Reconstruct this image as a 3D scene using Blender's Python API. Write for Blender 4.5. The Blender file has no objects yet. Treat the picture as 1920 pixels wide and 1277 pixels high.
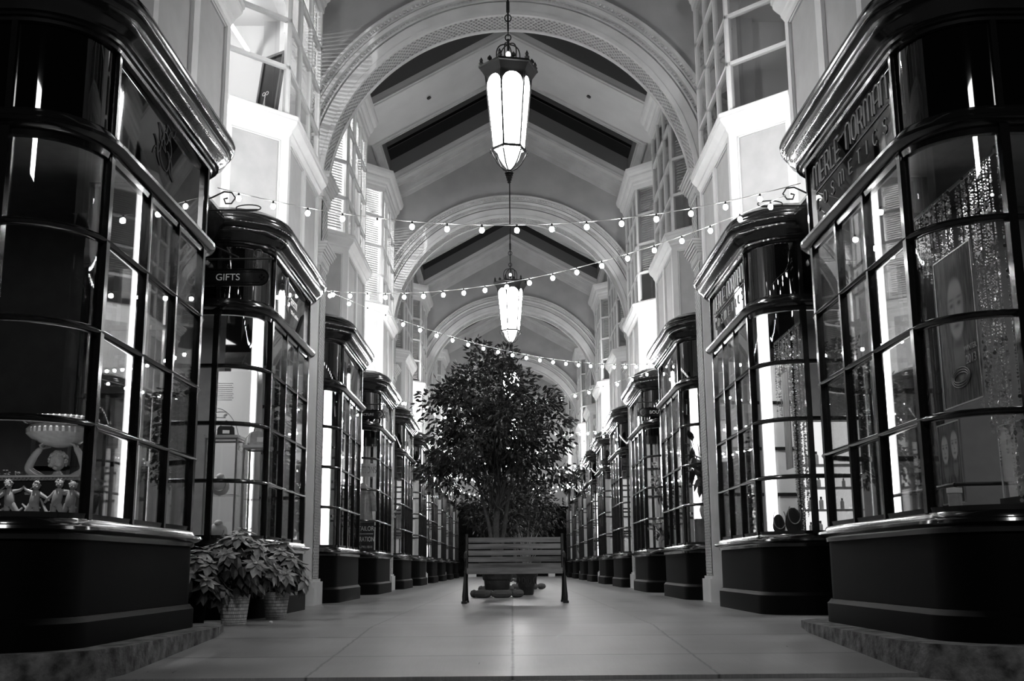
import bpy, math, random
from math import sin, cos, pi, radians as R
from mathutils import Vector, Matrix
random.seed(7)
scn = bpy.context.scene
col = scn.collection
PY = [16.75 + 10.52*k for k in range(5)]      # arch lines
PER = 10.52
XP = 2.9
ORD = ['first', 'second', 'third', 'fourth', 'fifth', 'sixth', 'seventh', 'eighth', 'ninth', 'tenth', 'eleventh', 'twelfth']

# ------------------------------------------------------------------ materials
def nodes(name):
    m = bpy.data.materials.new(name); m.use_nodes = True
    nt = m.node_tree; nt.nodes.clear()
    out = nt.nodes.new('ShaderNodeOutputMaterial')
    return m, nt, out

def pbr(name, v, rough=.5, spec=.5, metal=0, coat=0, var=0, vscale=6, bump=0, bscale=40, stretch=(1, 1, 1), emit=0, sheen=0):
    m, nt, out = nodes(name)
    b = nt.nodes.new('ShaderNodeBsdfPrincipled')
    b.inputs['Base Color'].default_value = (v, v, v, 1)
    b.inputs['Roughness'].default_value = rough
    b.inputs['Specular IOR Level'].default_value = spec
    b.inputs['Metallic'].default_value = metal
    b.inputs['Coat Weight'].default_value = coat
    b.inputs['Coat Roughness'].default_value = .08
    if emit:
        b.inputs['Emission Color'].default_value = (1, 1, 1, 1); b.inputs['Emission Strength'].default_value = emit
    nt.links.new(b.outputs[0], out.inputs[0])
    if var or bump:
        tc = nt.nodes.new('ShaderNodeTexCoord'); mp = nt.nodes.new('ShaderNodeMapping')
        mp.inputs['Scale'].default_value = stretch
        nt.links.new(tc.outputs['Object'], mp.inputs[0])
    if var:
        n = nt.nodes.new('ShaderNodeTexNoise'); n.inputs['Scale'].default_value = vscale; n.inputs['Detail'].default_value = 5
        nt.links.new(mp.outputs[0], n.inputs['Vector'])
        r = nt.nodes.new('ShaderNodeMapRange')
        r.inputs['From Min'].default_value = .3; r.inputs['From Max'].default_value = .7
        r.inputs['To Min'].default_value = v*(1-var); r.inputs['To Max'].default_value = v*(1+var)
        nt.links.new(n.outputs['Fac'], r.inputs['Value'])
        nt.links.new(r.outputs[0], b.inputs['Base Color'])
    if bump:
        n2 = nt.nodes.new('ShaderNodeTexNoise'); n2.inputs['Scale'].default_value = bscale; n2.inputs['Detail'].default_value = 3
        nt.links.new(mp.outputs[0], n2.inputs['Vector'])
        bp = nt.nodes.new('ShaderNodeBump'); bp.inputs['Strength'].default_value = bump; bp.inputs['Distance'].default_value = .01
        nt.links.new(n2.outputs['Fac'], bp.inputs['Height']); nt.links.new(bp.outputs[0], b.inputs['Normal'])
    return m

def emis(name, s):
    m, nt, out = nodes(name)
    e = nt.nodes.new('ShaderNodeEmission'); e.inputs[1].default_value = s
    nt.links.new(e.outputs[0], out.inputs[0]); return m

def glassmat(name, refl=1.0, tint=.96, f0=.04):
    m, nt, out = nodes(name)
    lw = nt.nodes.new('ShaderNodeLayerWeight'); lw.inputs['Blend'].default_value = .5
    p = nt.nodes.new('ShaderNodeMath'); p.operation = 'POWER'; p.inputs[1].default_value = 4.2
    nt.links.new(lw.outputs['Facing'], p.inputs[0])
    ma = nt.nodes.new('ShaderNodeMath'); ma.operation = 'MULTIPLY_ADD'; ma.inputs[1].default_value = .8*refl; ma.inputs[2].default_value = f0*refl
    nt.links.new(p.outputs[0], ma.inputs[0])
    t = nt.nodes.new('ShaderNodeBsdfTransparent'); t.inputs[0].default_value = (tint, tint, tint, 1)
    g = nt.nodes.new('ShaderNodeBsdfGlossy'); g.inputs['Roughness'].default_value = .01
    mx = nt.nodes.new('ShaderNodeMixShader')
    nt.links.new(ma.outputs[0], mx.inputs[0]); nt.links.new(t.outputs[0], mx.inputs[1]); nt.links.new(g.outputs[0], mx.inputs[2])
    nt.links.new(mx.outputs[0], out.inputs[0]); return m

M = {}
M['black'] = pbr('black_gloss_paint', .007, .16, .5, coat=.5, bump=.12, bscale=9)
M['riser'] = pbr('black_satin_panel', .002, .55, .05)
M['blackglass'] = pbr('black_fascia_glass', .002, .03, .5)
M['cream'] = pbr('cream_joinery', .72, .45, .4, var=.05, vscale=3)
M['panel'] = pbr('cream_panel_field', .42, .5, .4, var=.08, vscale=4)
M['stone'] = pbr('painted_plaster', .62, .6, .3, var=.1, vscale=2.5)
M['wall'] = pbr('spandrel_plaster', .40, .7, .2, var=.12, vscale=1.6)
M['ceil'] = pbr('ceiling_board', .75, .7, .2, var=.06, vscale=1.3)
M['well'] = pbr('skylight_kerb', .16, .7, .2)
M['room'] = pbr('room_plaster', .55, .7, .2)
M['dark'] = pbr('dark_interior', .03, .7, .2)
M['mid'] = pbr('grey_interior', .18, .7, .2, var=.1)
M['white'] = pbr('white_paint', .8, .5, .4)
M['iron'] = pbr('black_iron', .012, .4, .5, metal=.3)
M['wood'] = pbr('weathered_slats', .16, .5, .4, var=.55, vscale=14, bump=.5, bscale=30, stretch=(.12, 1, 1))
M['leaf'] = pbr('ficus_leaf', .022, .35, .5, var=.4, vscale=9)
M['bract'] = pbr('poinsettia_bract', .3, .45, .4, var=.75, vscale=9)
M['leafd'] = pbr('dark_leaf', .03, .45, .4)
M['bark'] = pbr('bark', .07, .8, .2, var=.3, vscale=20)
M['pot'] = pbr('old_terracotta', .035, .6, .3, var=.3, bump=.6, bscale=30)
M['ring'] = pbr('sand_sock', .10, .8, .2, bump=.5, bscale=60)
M['glaze'] = pbr('glazed_ceramic', .42, .22, .5, var=.15, vscale=20)
M['soil'] = pbr('soil', .02, .9, .1)
M['gold'] = pbr('sign_lettering', .62, .4, .5)
M['bright'] = pbr('light_lettering', .55, .5, .5)
M['bulb'] = emis('bulb_glow', 90)
M['lamp'] = emis('lantern_glass_lit', 50)
M['lamplow'] = emis('lantern_tip_lit', 3)
M['tube'] = emis('fluorescent', 14)
M['sconce'] = emis('sconce_bulb', 40)
M['glass'] = glassmat('window_glass')
M['glasso'] = glassmat('oriel_glass', .7)
M['acryl'] = glassmat('acrylic', 1.2, .97, .07)
M['steel'] = pbr('steel', .5, .3, .5, metal=.8)
M['blind'] = pbr('blind_slat', .7, .5, .3)
M['sky'] = pbr('night_glass', .004, .1, .4)
M['hedge'] = pbr('hedge', .006, .8, .1)

# wicker
def mat_wicker():
    m, nt, out = nodes('wicker')
    b = nt.nodes.new('ShaderNodeBsdfPrincipled'); b.inputs['Roughness'].default_value = .6
    nt.links.new(b.outputs[0], out.inputs[0])
    uv = nt.nodes.new('ShaderNodeUVMap'); uv.uv_map = 'UVMap'
    br = nt.nodes.new('ShaderNodeTexBrick'); br.inputs['Scale'].default_value = 22
    br.inputs['Mortar Size'].default_value = .03; br.inputs['Mortar Smooth'].default_value = 1
    br.inputs['Color1'].default_value = (.7, .7, .7, 1); br.inputs['Color2'].default_value = (.45, .45, .45, 1); br.inputs['Mortar'].default_value = (.05, .05, .05, 1)
    mpw = nt.nodes.new('ShaderNodeMapping'); mpw.inputs['Scale'].default_value = (.9, .22, 1); nt.links.new(uv.outputs[0], mpw.inputs[0]); nt.links.new(mpw.outputs[0], br.inputs['Vector']); nt.links.new(br.outputs['Color'], b.inputs['Base Color'])
    bp = nt.nodes.new('ShaderNodeBump'); bp.inputs['Strength'].default_value = .8; bp.inputs['Distance'].default_value = .01; bp.invert = True
    nt.links.new(br.outputs['Fac'], bp.inputs['Height']); nt.links.new(bp.outputs[0], b.inputs['Normal'])
    return m
M['wicker'] = mat_wicker()

# ornament: interlaced guilloche, UV in metres
def mat_ornament():
    m, nt, out = nodes('ornament_band')
    b = nt.nodes.new('ShaderNodeBsdfPrincipled'); b.inputs['Roughness'].default_value = .6
    nt.links.new(b.outputs[0], out.inputs[0])
    uv = nt.nodes.new('ShaderNodeUVMap'); uv.uv_map = 'UVMap'
    sep = nt.nodes.new('ShaderNodeSeparateXYZ'); nt.links.new(uv.outputs[0], sep.inputs[0])
    def mt(op, a, b_=None, c=None):
        n = nt.nodes.new('ShaderNodeMath'); n.operation = op
        for i, v in enumerate((a, b_, c)):
            if v is None: continue
            if isinstance(v, (int, float)): n.inputs[i].default_value = v
            else: nt.links.new(v, n.inputs[i])
        return n.outputs[0]
    u, v = sep.outputs[0], sep.outputs[1]
    a1 = mt('SINE', mt('ADD', mt('MULTIPLY', u, 75), mt('MULTIPLY', v, 58)))
    a2 = mt('SINE', mt('SUBTRACT', mt('MULTIPLY', u, 75), mt('MULTIPLY', v, 58)))
    h = mt('MULTIPLY', mt('MAXIMUM', a1, a2), 1.0)
    r = nt.nodes.new('ShaderNodeMapRange'); r.inputs['From Min'].default_value = -.2; r.inputs['From Max'].default_value = .8
    r.inputs['To Min'].default_value = .36; r.inputs['To Max'].default_value = .62
    nt.links.new(h, r.inputs['Value']); nt.links.new(r.outputs[0], b.inputs['Base Color'])
    bp = nt.nodes.new('ShaderNodeBump'); bp.inputs['Strength'].default_value = 1; bp.inputs['Distance'].default_value = .02
    nt.links.new(h, bp.inputs['Height']); nt.links.new(bp.outputs[0], b.inputs['Normal'])
    return m
M['orn'] = mat_ornament()

def mat_floor():
    m, nt, out = nodes('scored_concrete')
    b = nt.nodes.new('ShaderNodeBsdfPrincipled')
    nt.links.new(b.outputs[0], out.inputs[0])
    geo = nt.nodes.new('ShaderNodeTexCoord')
    sep = nt.nodes.new('ShaderNodeSeparateXYZ'); nt.links.new(geo.outputs['Object'], sep.inputs[0])
    def mt(op, a, b_=None, c=None):
        n = nt.nodes.new('ShaderNodeMath'); n.operation = op
        for i, v in enumerate((a, b_, c)):
            if v is None: continue
            if isinstance(v, (int, float)): n.inputs[i].default_value = v
            else: nt.links.new(v, n.inputs[i])
        return n.outputs[0]
    mp = nt.nodes.new('ShaderNodeMapping'); mp.inputs['Scale'].default_value = (14, .5, 1)
    nt.links.new(geo.outputs['Object'], mp.inputs[0])
    n1 = nt.nodes.new('ShaderNodeTexNoise'); n1.inputs['Scale'].default_value = 6; n1.inputs['Detail'].default_value = 6
    nt.links.new(mp.outputs[0], n1.inputs['Vector'])
    n2 = nt.nodes.new('ShaderNodeTexNoise'); n2.inputs['Scale'].default_value = 1.1; n2.inputs['Detail'].default_value = 6
    nt.links.new(geo.outputs['Object'], n2.inputs['Vector'])
    n3 = nt.nodes.new('ShaderNodeTexNoise'); n3.inputs['Scale'].default_value = 7; n3.inputs['Detail'].default_value = 4
    nt.links.new(geo.outputs['Object'], n3.inputs['Vector'])
    wob = mt('MULTIPLY', mt('SUBTRACT', n3.outputs['Fac'], .5), .03)
    ax = mt('ADD', mt('ABSOLUTE', sep.outputs[0]), wob)
    d1 = mt('ABSOLUTE', mt('SUBTRACT', ax, 1.27))
    d0 = ax
    dy = mt('ABSOLUTE', mt('SUBTRACT', mt('PINGPONG', mt('ADD', mt('ADD', sep.outputs[1], .91), mt('MULTIPLY', wob, .3)), .65), 0.0))
    dmin = mt('MINIMUM', mt('MINIMUM', d1, d0), mt('MULTIPLY', dy, .45))
    line = mt('SUBTRACT', 1.0, mt('MINIMUM', mt('DIVIDE', dmin, .014), 1.0))
    base = mt('ADD', mt('MULTIPLY', mt('SUBTRACT', n1.outputs['Fac'], .5), .16), mt('MULTIPLY', mt('SUBTRACT', n2.outputs['Fac'], .5), .38))
    c = mt('ADD', base, .26)
    c2 = mt('MAXIMUM', mt('MULTIPLY', c, mt('SUBTRACT', 1.0, mt('MULTIPLY', line, .75))), .02)
    nt.links.new(c2, b.inputs['Base Color'])
    rr = mt('ADD', mt('MULTIPLY', n1.outputs['Fac'], .10), mt('MULTIPLY', n2.outputs['Fac'], .14))
    nt.links.new(mt('ADD', rr, .20), b.inputs['Roughness'])
    bp = nt.nodes.new('ShaderNodeBump'); bp.inputs['Strength'].default_value = .25; bp.inputs['Distance'].default_value = .004
    nt.links.new(mt('ADD', mt('MULTIPLY', n1.outputs['Fac'], .10), mt('SUBTRACT', 1.0, line)), bp.inputs['Height']); nt.links.new(bp.outputs[0], b.inputs['Normal'])
    b.inputs['Specular IOR Level'].default_value = .5
    return m
M['floor'] = mat_floor()
M['kerb'] = pbr('worn_kerb', .13, .8, .3, var=.8, vscale=9, bump=1, bscale=30)
M['street'] = pbr('street', .2, .8, .3, var=.3)

# ------------------------------------------------------------------ mesh helper
class MB:
    def __init__(s): s.v = []; s.f = []; s.uv = {}
    def box(s, a, b):
        x0, y0, z0 = (min(a[i], b[i]) for i in range(3)); x1, y1, z1 = (max(a[i], b[i]) for i in range(3))
        n = len(s.v)
        s.v += [(x0,y0,z0),(x1,y0,z0),(x1,y1,z0),(x0,y1,z0),(x0,y0,z1),(x1,y0,z1),(x1,y1,z1),(x0,y1,z1)]
        for f in ((0,3,2,1),(4,5,6,7),(0,1,5,4),(1,2,6,5),(2,3,7,6),(3,0,4,7)): s.f.append(tuple(n+i for i in f))
        return s
    def quad(s, *p):
        n = len(s.v); s.v += [tuple(q) for q in p]; s.f.append(tuple(range(n, n+len(p)))); return s
    def bar(s, p, q, w, h=None, up=(0, 0, 1)):
        h = h or w; p = Vector(p); q = Vector(q); d = (q-p).normalized(); u = Vector(up)
        if abs(d.dot(u)) > .98: u = Vector((0, 1, 0))
        r = d.cross(u).normalized(); u = r.cross(d)
        n = len(s.v)
        for c in (p, q):
            for a, b in ((-1,-1),(1,-1),(1,1),(-1,1)): s.v.append(tuple(c + r*(a*w/2) + u*(b*h/2)))
        for f in ((3,2,1,0),(4,5,6,7),(0,1,5,4),(1,2,6,5),(2,3,7,6),(3,0,4,7)): s.f.append(tuple(n+i for i in f))
        return s
    def tube(s, pts, r, n=8, caps=True):
        pts = [Vector(p) for p in pts]; rs = r if isinstance(r, (list, tuple)) else [r]*len(pts)
        base = len(s.v); prev = None
        for i, p in enumerate(pts):
            d = (pts[min(i+1, len(pts)-1)] - pts[max(i-1, 0)])
            d = d.normalized() if d.length > 1e-9 else Vector((0, 0, 1))
            if prev is None:
                u = Vector((0, 0, 1)) if abs(d.z) < .9 else Vector((1, 0, 0))
            else: u = prev
            a = d.cross(u)
            if a.length < 1e-6: a = d.orthogonal()
            a.normalize(); b = a.cross(d).normalized(); prev = b
            for k in range(n):
                t = 2*pi*k/n; s.v.append(tuple(p + (a*cos(t) + b*sin(t))*rs[i]))
        for i in range(len(pts)-1):
            for k in range(n):
                k2 = (k+1) % n
                s.f.append((base+i*n+k, base+(i+1)*n+k, base+(i+1)*n+k2, base+i*n+k2))
        if caps:
            s.f.append(tuple(base+k for k in range(n))); m = base+(len(pts)-1)*n
            s.f.append(tuple(m+k for k in reversed(range(n))))
        return s
    def lathe(s, prof, c=(0, 0, 0), n=24, a0=0, uv=False):
        base = len(s.v); f0 = len(s.f)
        for r, z in prof:
            for k in range(n):
                t = a0+2*pi*k/n; s.v.append((c[0]+r*cos(t), c[1]+r*sin(t), c[2]+z))
        for i in range(len(prof)-1):
            for k in range(n):
                k2 = (k+1) % n; s.f.append((base+i*n+k, base+i*n+k2, base+(i+1)*n+k2, base+(i+1)*n+k))
                if uv: s.uv[len(s.f)-1] = [(k/n, i/(len(prof)-1)), ((k+1)/n, i/(len(prof)-1)), ((k+1)/n, (i+1)/(len(prof)-1)), (k/n, (i+1)/(len(prof)-1))]
        if prof[0][0] > 1e-4: s.f.append(tuple(base+k for k in reversed(range(n))))
        if prof[-1][0] > 1e-4: s.f.append(tuple(base+(len(prof)-1)*n+k for k in range(n)))
        return s
    def ball(s, c, r, n=10, m=6, sc=(1, 1, 1)):
        base = len(s.v)
        for i in range(m+1):
            ph = -pi/2+pi*i/m
            for k in range(n):
                t = 2*pi*k/n; s.v.append((c[0]+r*sc[0]*cos(ph)*cos(t), c[1]+r*sc[1]*cos(ph)*sin(t), c[2]+r*sc[2]*sin(ph)))
        for i in range(m):
            for k in range(n):
                k2 = (k+1) % n; s.f.append((base+i*n+k, base+i*n+k2, base+(i+1)*n+k2, base+(i+1)*n+k))
        return s
    def sweep(s, path, prof, caps=True):
        """path: plan points [(x,y)], outward = left normal pointing to corridor; prof: closed [(offset,z)]"""
        pts = [Vector(p) for p in path]; n = len(prof); base = len(s.v)
        for i, p in enumerate(pts):
            d0 = (p-pts[i-1]).normalized() if i else None
            d1 = (pts[i+1]-p).normalized() if i < len(pts)-1 else None
            if d0 is None: d0 = d1
            if d1 is None: d1 = d0
            n0 = Vector((-d0.y, d0.x)); n1 = Vector((-d1.y, d1.x))
            mi = (n0+n1).normalized(); k = 1/max(.35, mi.dot(n0))
            for off, z in prof: s.v.append((p.x+mi.x*off*k, p.y+mi.y*off*k, z))
        for i in range(len(pts)-1):
            for j in range(n):
                j2 = (j+1) % n; s.f.append((base+i*n+j, base+i*n+j2, base+(i+1)*n+j2, base+(i+1)*n+j))
        if caps:
            s.f.append(tuple(base+j for j in reversed(range(n)))); m = base+(len(pts)-1)*n
            s.f.append(tuple(m+j for j in range(n)))
        return s
    def build(s, name, mat, parent=None, side=1, smooth=False, shift=(0, 0, 0)):
        me = bpy.data.meshes.new(name)
        vv = [(x*side+shift[0], y+shift[1], z+shift[2]) for x, y, z in s.v]
        ff = [tuple(reversed(f)) for f in s.f] if side < 0 else s.f
        me.from_pydata(vv, [], ff)
        if s.uv:
            ul = me.uv_layers.new(name='UVMap')
            for p in me.polygons:
                c = s.uv.get(p.index)
                if c:
                    c = list(reversed(c)) if side < 0 else c
                    for li, q in zip(p.loop_indices, c): ul.data[li].uv = q
        me.materials.append(M[mat] if isinstance(mat, str) else mat)
        if smooth:
            me.polygons.foreach_set('use_smooth', [True]*len(me.polygons))
            me.set_sharp_from_angle(angle=R(40))
        me.validate(); me.update()
        o = bpy.data.objects.new(name, me); col.objects.link(o)
        if parent: o.parent = parent
        return o

def tag(o, label, cat, group=None, kind=None):
    o['label'] = label; o['category'] = cat
    if group: o['group'] = group
    if kind: o['kind'] = kind
    return o
def empty(name, loc=(0, 0, 0), rz=0, label=None, cat=None, group=None):
    o = bpy.data.objects.new(name, None); col.objects.link(o)
    o.location = loc; o.rotation_euler = (0, 0, rz); o.empty_display_size = .1
    if label: tag(o, label, cat, group)
    return o
def struct(o): o['kind'] = 'structure'; return o
KIDS = {}
def kids(o): return [c for c in bpy.data.objects if c.parent == o]
def copy_tree(o, parent=None):
    c = o.copy(); col.objects.link(c)
    if parent: c.parent = parent
    for ch in kids(o): copy_tree(ch, c)
    return c
def text(body, size, mat, parent, mtx, name='lettering', ext=.002, sx=1, align='CENTER', spacing=1, bold=0):
    cu = bpy.data.curves.new(name, 'FONT'); cu.body = body; cu.size = size; cu.extrude = ext; cu.align_x = align; cu.align_y = 'CENTER'
    cu.space_character = spacing; cu.offset = bold
    cu.materials.append(M[mat]); t_ = bpy.data.objects.new('tmp', cu); col.objects.link(t_)
    bpy.context.view_layer.update()
    me = bpy.data.meshes.new_from_object(t_.evaluated_get(bpy.context.evaluated_depsgraph_get()))
    bpy.data.objects.remove(t_)
    o = bpy.data.objects.new(name, me); col.objects.link(o)
    o.parent = parent; o.matrix_local = mtx @ Matrix.Diagonal((sx, 1, 1, 1)); return o
def mtx(o, x, y, z):
    m = Matrix.Identity(4)
    for i, c in enumerate((x, y, z)): m.col[i] = Vector((*c, 0))
    m.col[3] = Vector((*o, 1)); return m

# ------------------------------------------------------------------ camera
f, th, ro, ya = 2096.3, .1998, .008, .0007
h = .52
cd = bpy.data.cameras.new('camera'); cam = bpy.data.objects.new('camera', cd); col.objects.link(cam)
cd.sensor_width = 36; cd.lens = f/1920*36; cd.clip_end = 300
fw = Vector((sin(ya)*cos(th), cos(ya)*cos(th), sin(th))); rt = Vector((cos(ya), -sin(ya), 0)); up = rt.cross(fw)
ex = rt*cos(ro) - up*sin(ro); ey = rt*sin(ro) + up*cos(ro)
cam.matrix_world = mtx((.018*h, 0, h), ex, ey, -fw)
scn.camera = cam

# ------------------------------------------------------------------ floor and kerbs
RS = .042
def rz(y): return -RS*max(0, 10.4-y)
b = MB()
for y0, y1 in ((7.14, 10.4), (10.4, 61)):
    b.quad((-6, y0, rz(y0)), (6, y0, rz(y0)), (6, y1, rz(y1)), (-6, y1, rz(y1)))
b.quad((-6, 7.14, rz(7.14)-.3), (6, 7.14, rz(7.14)-.3), (6, 7.14, rz(7.14)), (-6, 7.14, rz(7.14)))
b.quad((-6, 7.14, rz(7.14)-.3), (-6, 61, -.4), (6, 61, -.4), (6, 7.14, rz(7.14)-.3))
struct(b.build('floor', 'floor'))
b = MB(); zz = rz(7.14)-.012
b.box((-9, -6, zz-.25), (9, 7.14, zz-.012)); struct(b.build('floor_street', 'street'))
b = MB(); b.box((-9, 61, -.4), (9, 75, 0)); struct(b.build('floor_plaza', 'street'))

for s, nm in ((-1, 'left'), (1, 'right')):
    b = MB()
    pl = [(2.75, 10.35), (2.52, 10.05), (2.46, 9.6), (2.45, 7.35), (2.53, 7.0), (2.75, 6.75), (3.1, 6.6), (6.0, 6.55), (6.0, 10.35)]
    n = len(pl); rnd = random.Random(3)
    top = [(x, y, .045) for x, y in pl]; bot = [(x, y, rz(y)-.12) for x, y in pl]
    b.v = top+bot
    b.f = [tuple(range(n))] + [(i, n+i, n+(i+1) % n, (i+1) % n) for i in range(n)]
    k = b.build('kerb_step', 'kerb', side=s)
    tag(k, 'worn concrete kerb step below the nearest %s shop window' % nm, 'kerb')

# ------------------------------------------------------------------ shop windows
RR = .5
def arc(cx, cy, r, a0, a1, n=8): return [(cx+r*cos(R(a0+(a1-a0)*i/n)), cy+r*sin(R(a0+(a1-a0)*i/n))) for i in range(n+1)]
XS = 2.72
def shop_path(L):   # local y: 0 = near end of flat, L = far end; goes far -> near so that left normal points to corridor (-x)
    # far wall return, far arc, flat, near arc, near return  (right side, corridor at -x)
    far = [(3.95, L+RR)] + arc(XS+RR, L, RR, 90, 180)
    near = arc(XS+RR, 0, RR, 180, 270) + [(3.95, -RR)]
    return far + near
def rev(p): return list(reversed(p))
def shop_proto(L, side):
    root = empty('shop_window')
    path = rev(shop_path(L))     # near -> far ; direction +y along flat => left normal = -x  (corridor)
    na = 10
    # riser + plinth
    MB().sweep(path, [(0, .0), (0, .74), (-.06, .74), (-.06, .0)]).build('stall_riser', 'riser', root, side, True)
    MB().sweep(path, [(.045, .0), (.045, .20), (.03, .215), (.015, .235), (-.03, .235), (-.03, .0)]).build('plinth', 'riser', root, side, True)
    MB().sweep(path, [(0, .70), (.025, .71), (.03, .74), (.065, .752), (.09, .77), (.085, .79), (.03, .80), (.025, .822), (.01, .84), (-.16, .84), (-.16, .70)]).build('sill', 'black', root, side, True)
    # frame rails
    fr = MB()
    for z in (1.45, 2.07, 2.70):
        fr.sweep(path, [(.012, z-.012), (.02, z), (.012, z+.012), (0, z+.022), (-.05, z+.022), (-.05, z-.022), (0, z-.022)])
    fr.sweep(path, [(0, .835), (.006, .875), (-.05, .875), (-.05, .835)])
    fr.sweep(path, [(0, 3.27), (.01, 3.33), (-.05, 3.33), (-.05, 3.27)])
    def post(x, y, w=.045, z0=.84, z1=3.32, nx=-1, ny=0):
        fr.bar((x, y, z0), (x, y, z1), w, .07, up=(nx, ny, 0))
    ys = [0, L*.36, L*.68, L]
    for i, y in enumerate(ys): post(XS+.02, y, .06 if i in (0, 3) else .04)
    for y in (-RR, L+RR): fr.box((XS+RR-.03, y-.035, .84), (XS+RR+.03, y+.035, 3.32)); fr.box((3.87, y-.04, 0), (3.95, y+.04, 4.1))
    fr.build('window_frame', 'black', root, side, True)
    # glazing
    g = MB().sweep([(XS+.015, .02), (XS+.015, L-.02)], [(.0, .85), (.0, 3.3), (-.005, 3.3), (-.005, .85)])
    g.build('flat_glazing', 'glass', root, side)
    pin = path[:na]; 
    for nm, pp in (('curved_glazing', path[:10]), ('curved_glazing', path[-10:])):
        MB().sweep(pp, [(-.02, .85), (-.02, 3.3), (-.025, 3.3), (-.025, .85)]).build(nm, 'glass', root, side, True)
    # fascia
    MB().sweep(path, [(0, 3.31), (.05, 3.325), (.085, 3.35), (.09, 3.37), (.07, 3.385), (.03, 3.40), (.02, 3.44), (0, 3.46), (-.06, 3.46), (-.06, 3.31)]).build('fascia_moulding', 'black', root, side, True)
    MB().sweep(path, [(-.012, 3.45), (-.012, 4.08), (-.05, 4.08), (-.05, 3.45)]).build('fascia_panel', 'blackglass', root, side, True)
    fm = MB()
    for y in (0, L): fm.bar((XS-.005, y, 3.44), (XS-.005, y, 4.1), .04, .03, up=(-1, 0, 0))
    for y in (-RR, L+RR): fm.box((XS+RR-.02, y-.02, 3.44), (XS+RR+.02, y+.02, 4.1))
    fm.build('fascia_post', 'black', root, side)
    co = [(0, 4.05), (.02, 4.055), (.03, 4.075), (.055, 4.08), (.06, 4.10), (.085, 4.105), (.10, 4.13), (.14, 4.16), (.165, 4.20), (.17, 4.235), (.19, 4.24), (.215, 4.27), (.225, 4.31), (.215, 4.345), (.195, 4.36), (.19, 4.385), (.16, 4.42), (.11, 4.45), (.06, 4.47), (.04, 4.49), (-.05, 4.50), (-.05, 4.05)]
    MB().sweep(path, co).build('cornice', 'black', root, side, True)
    # cap + soffit of window head + display floor
    def slab(z0, z1, inset, nm, mt):
        m = MB(); pp = path; n = len(pp)
        cx, cy = 3.95, L/2
        q = [(min(x+inset, 3.95), min(max(y, -RR+inset), L+RR-inset)) for x, y in pp]
        m.v = [(x, y, z0) for x, y in q]+[(x, y, z1) for x, y in q]
        m.f = [tuple(range(n)), tuple(n+i for i in reversed(range(n)))]+[(i, n+i, n+(i+1) % n, (i+1) % n) for i in range(n)]
        m.build(nm, mt, root, side)
    slab(4.40, 4.47, .03, 'roof_lead', 'riser')
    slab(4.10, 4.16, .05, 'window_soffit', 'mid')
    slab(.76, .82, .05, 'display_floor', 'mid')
    # white lit end post inside
    MB().box((3.30 if L > LAB else 3.40, L+.34, .82), (3.46 if L > LAB else 3.56, L+.42, 4.1)).build('end_post', 'white', root, side)
    return root
LA, LB = 2.30, 2.25; LAB = 2.27
YA0, YB0 = 7.27, 12.5
protos = {}
shops = {}
desc = {(-1, 0): 'with stone cherub trough and basin statue inside', (1, 0): 'with mirror beads, portrait poster and the larger MERLE NORMAN sign',
        (-1, 1): 'with glass display cabinets, behind the poinsettias', (1, 1): 'with black jewellery busts and white shelves inside, smaller MERLE NORMAN sign',
        (-1, 2): 'just beyond the nearest pilaster', (-1, 3): 'with TAILOR poster and hanging shirt', (1, 2): 'with big leafy plant inside', (1, 3): 'with white flowers inside, BOUTIQUE sign before it'}
for s in (-1, 1):
    for j, (L, y0) in enumerate(((LA, YA0), (LB, YB0))):
        pr_ = shop_proto(L, s)
        for k in range(5):
            o = pr_ if k == 0 else copy_tree(pr_)
            o.location = (0, y0+PER*k+(.10 if s > 0 and j == 0 else 0), 0)
            idx = 2*k+j; sn = 'left' if s < 0 else 'right'
            d = desc.get((s, idx), 'in the %s row' % sn)
            tag(o, 'glossy black bow shop window, %s from the front on the %s, %s' % (ORD[idx], sn, d), 'shop window', 'bow shop windows along the %s side' % sn)
            shops[s, idx] = o

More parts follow.
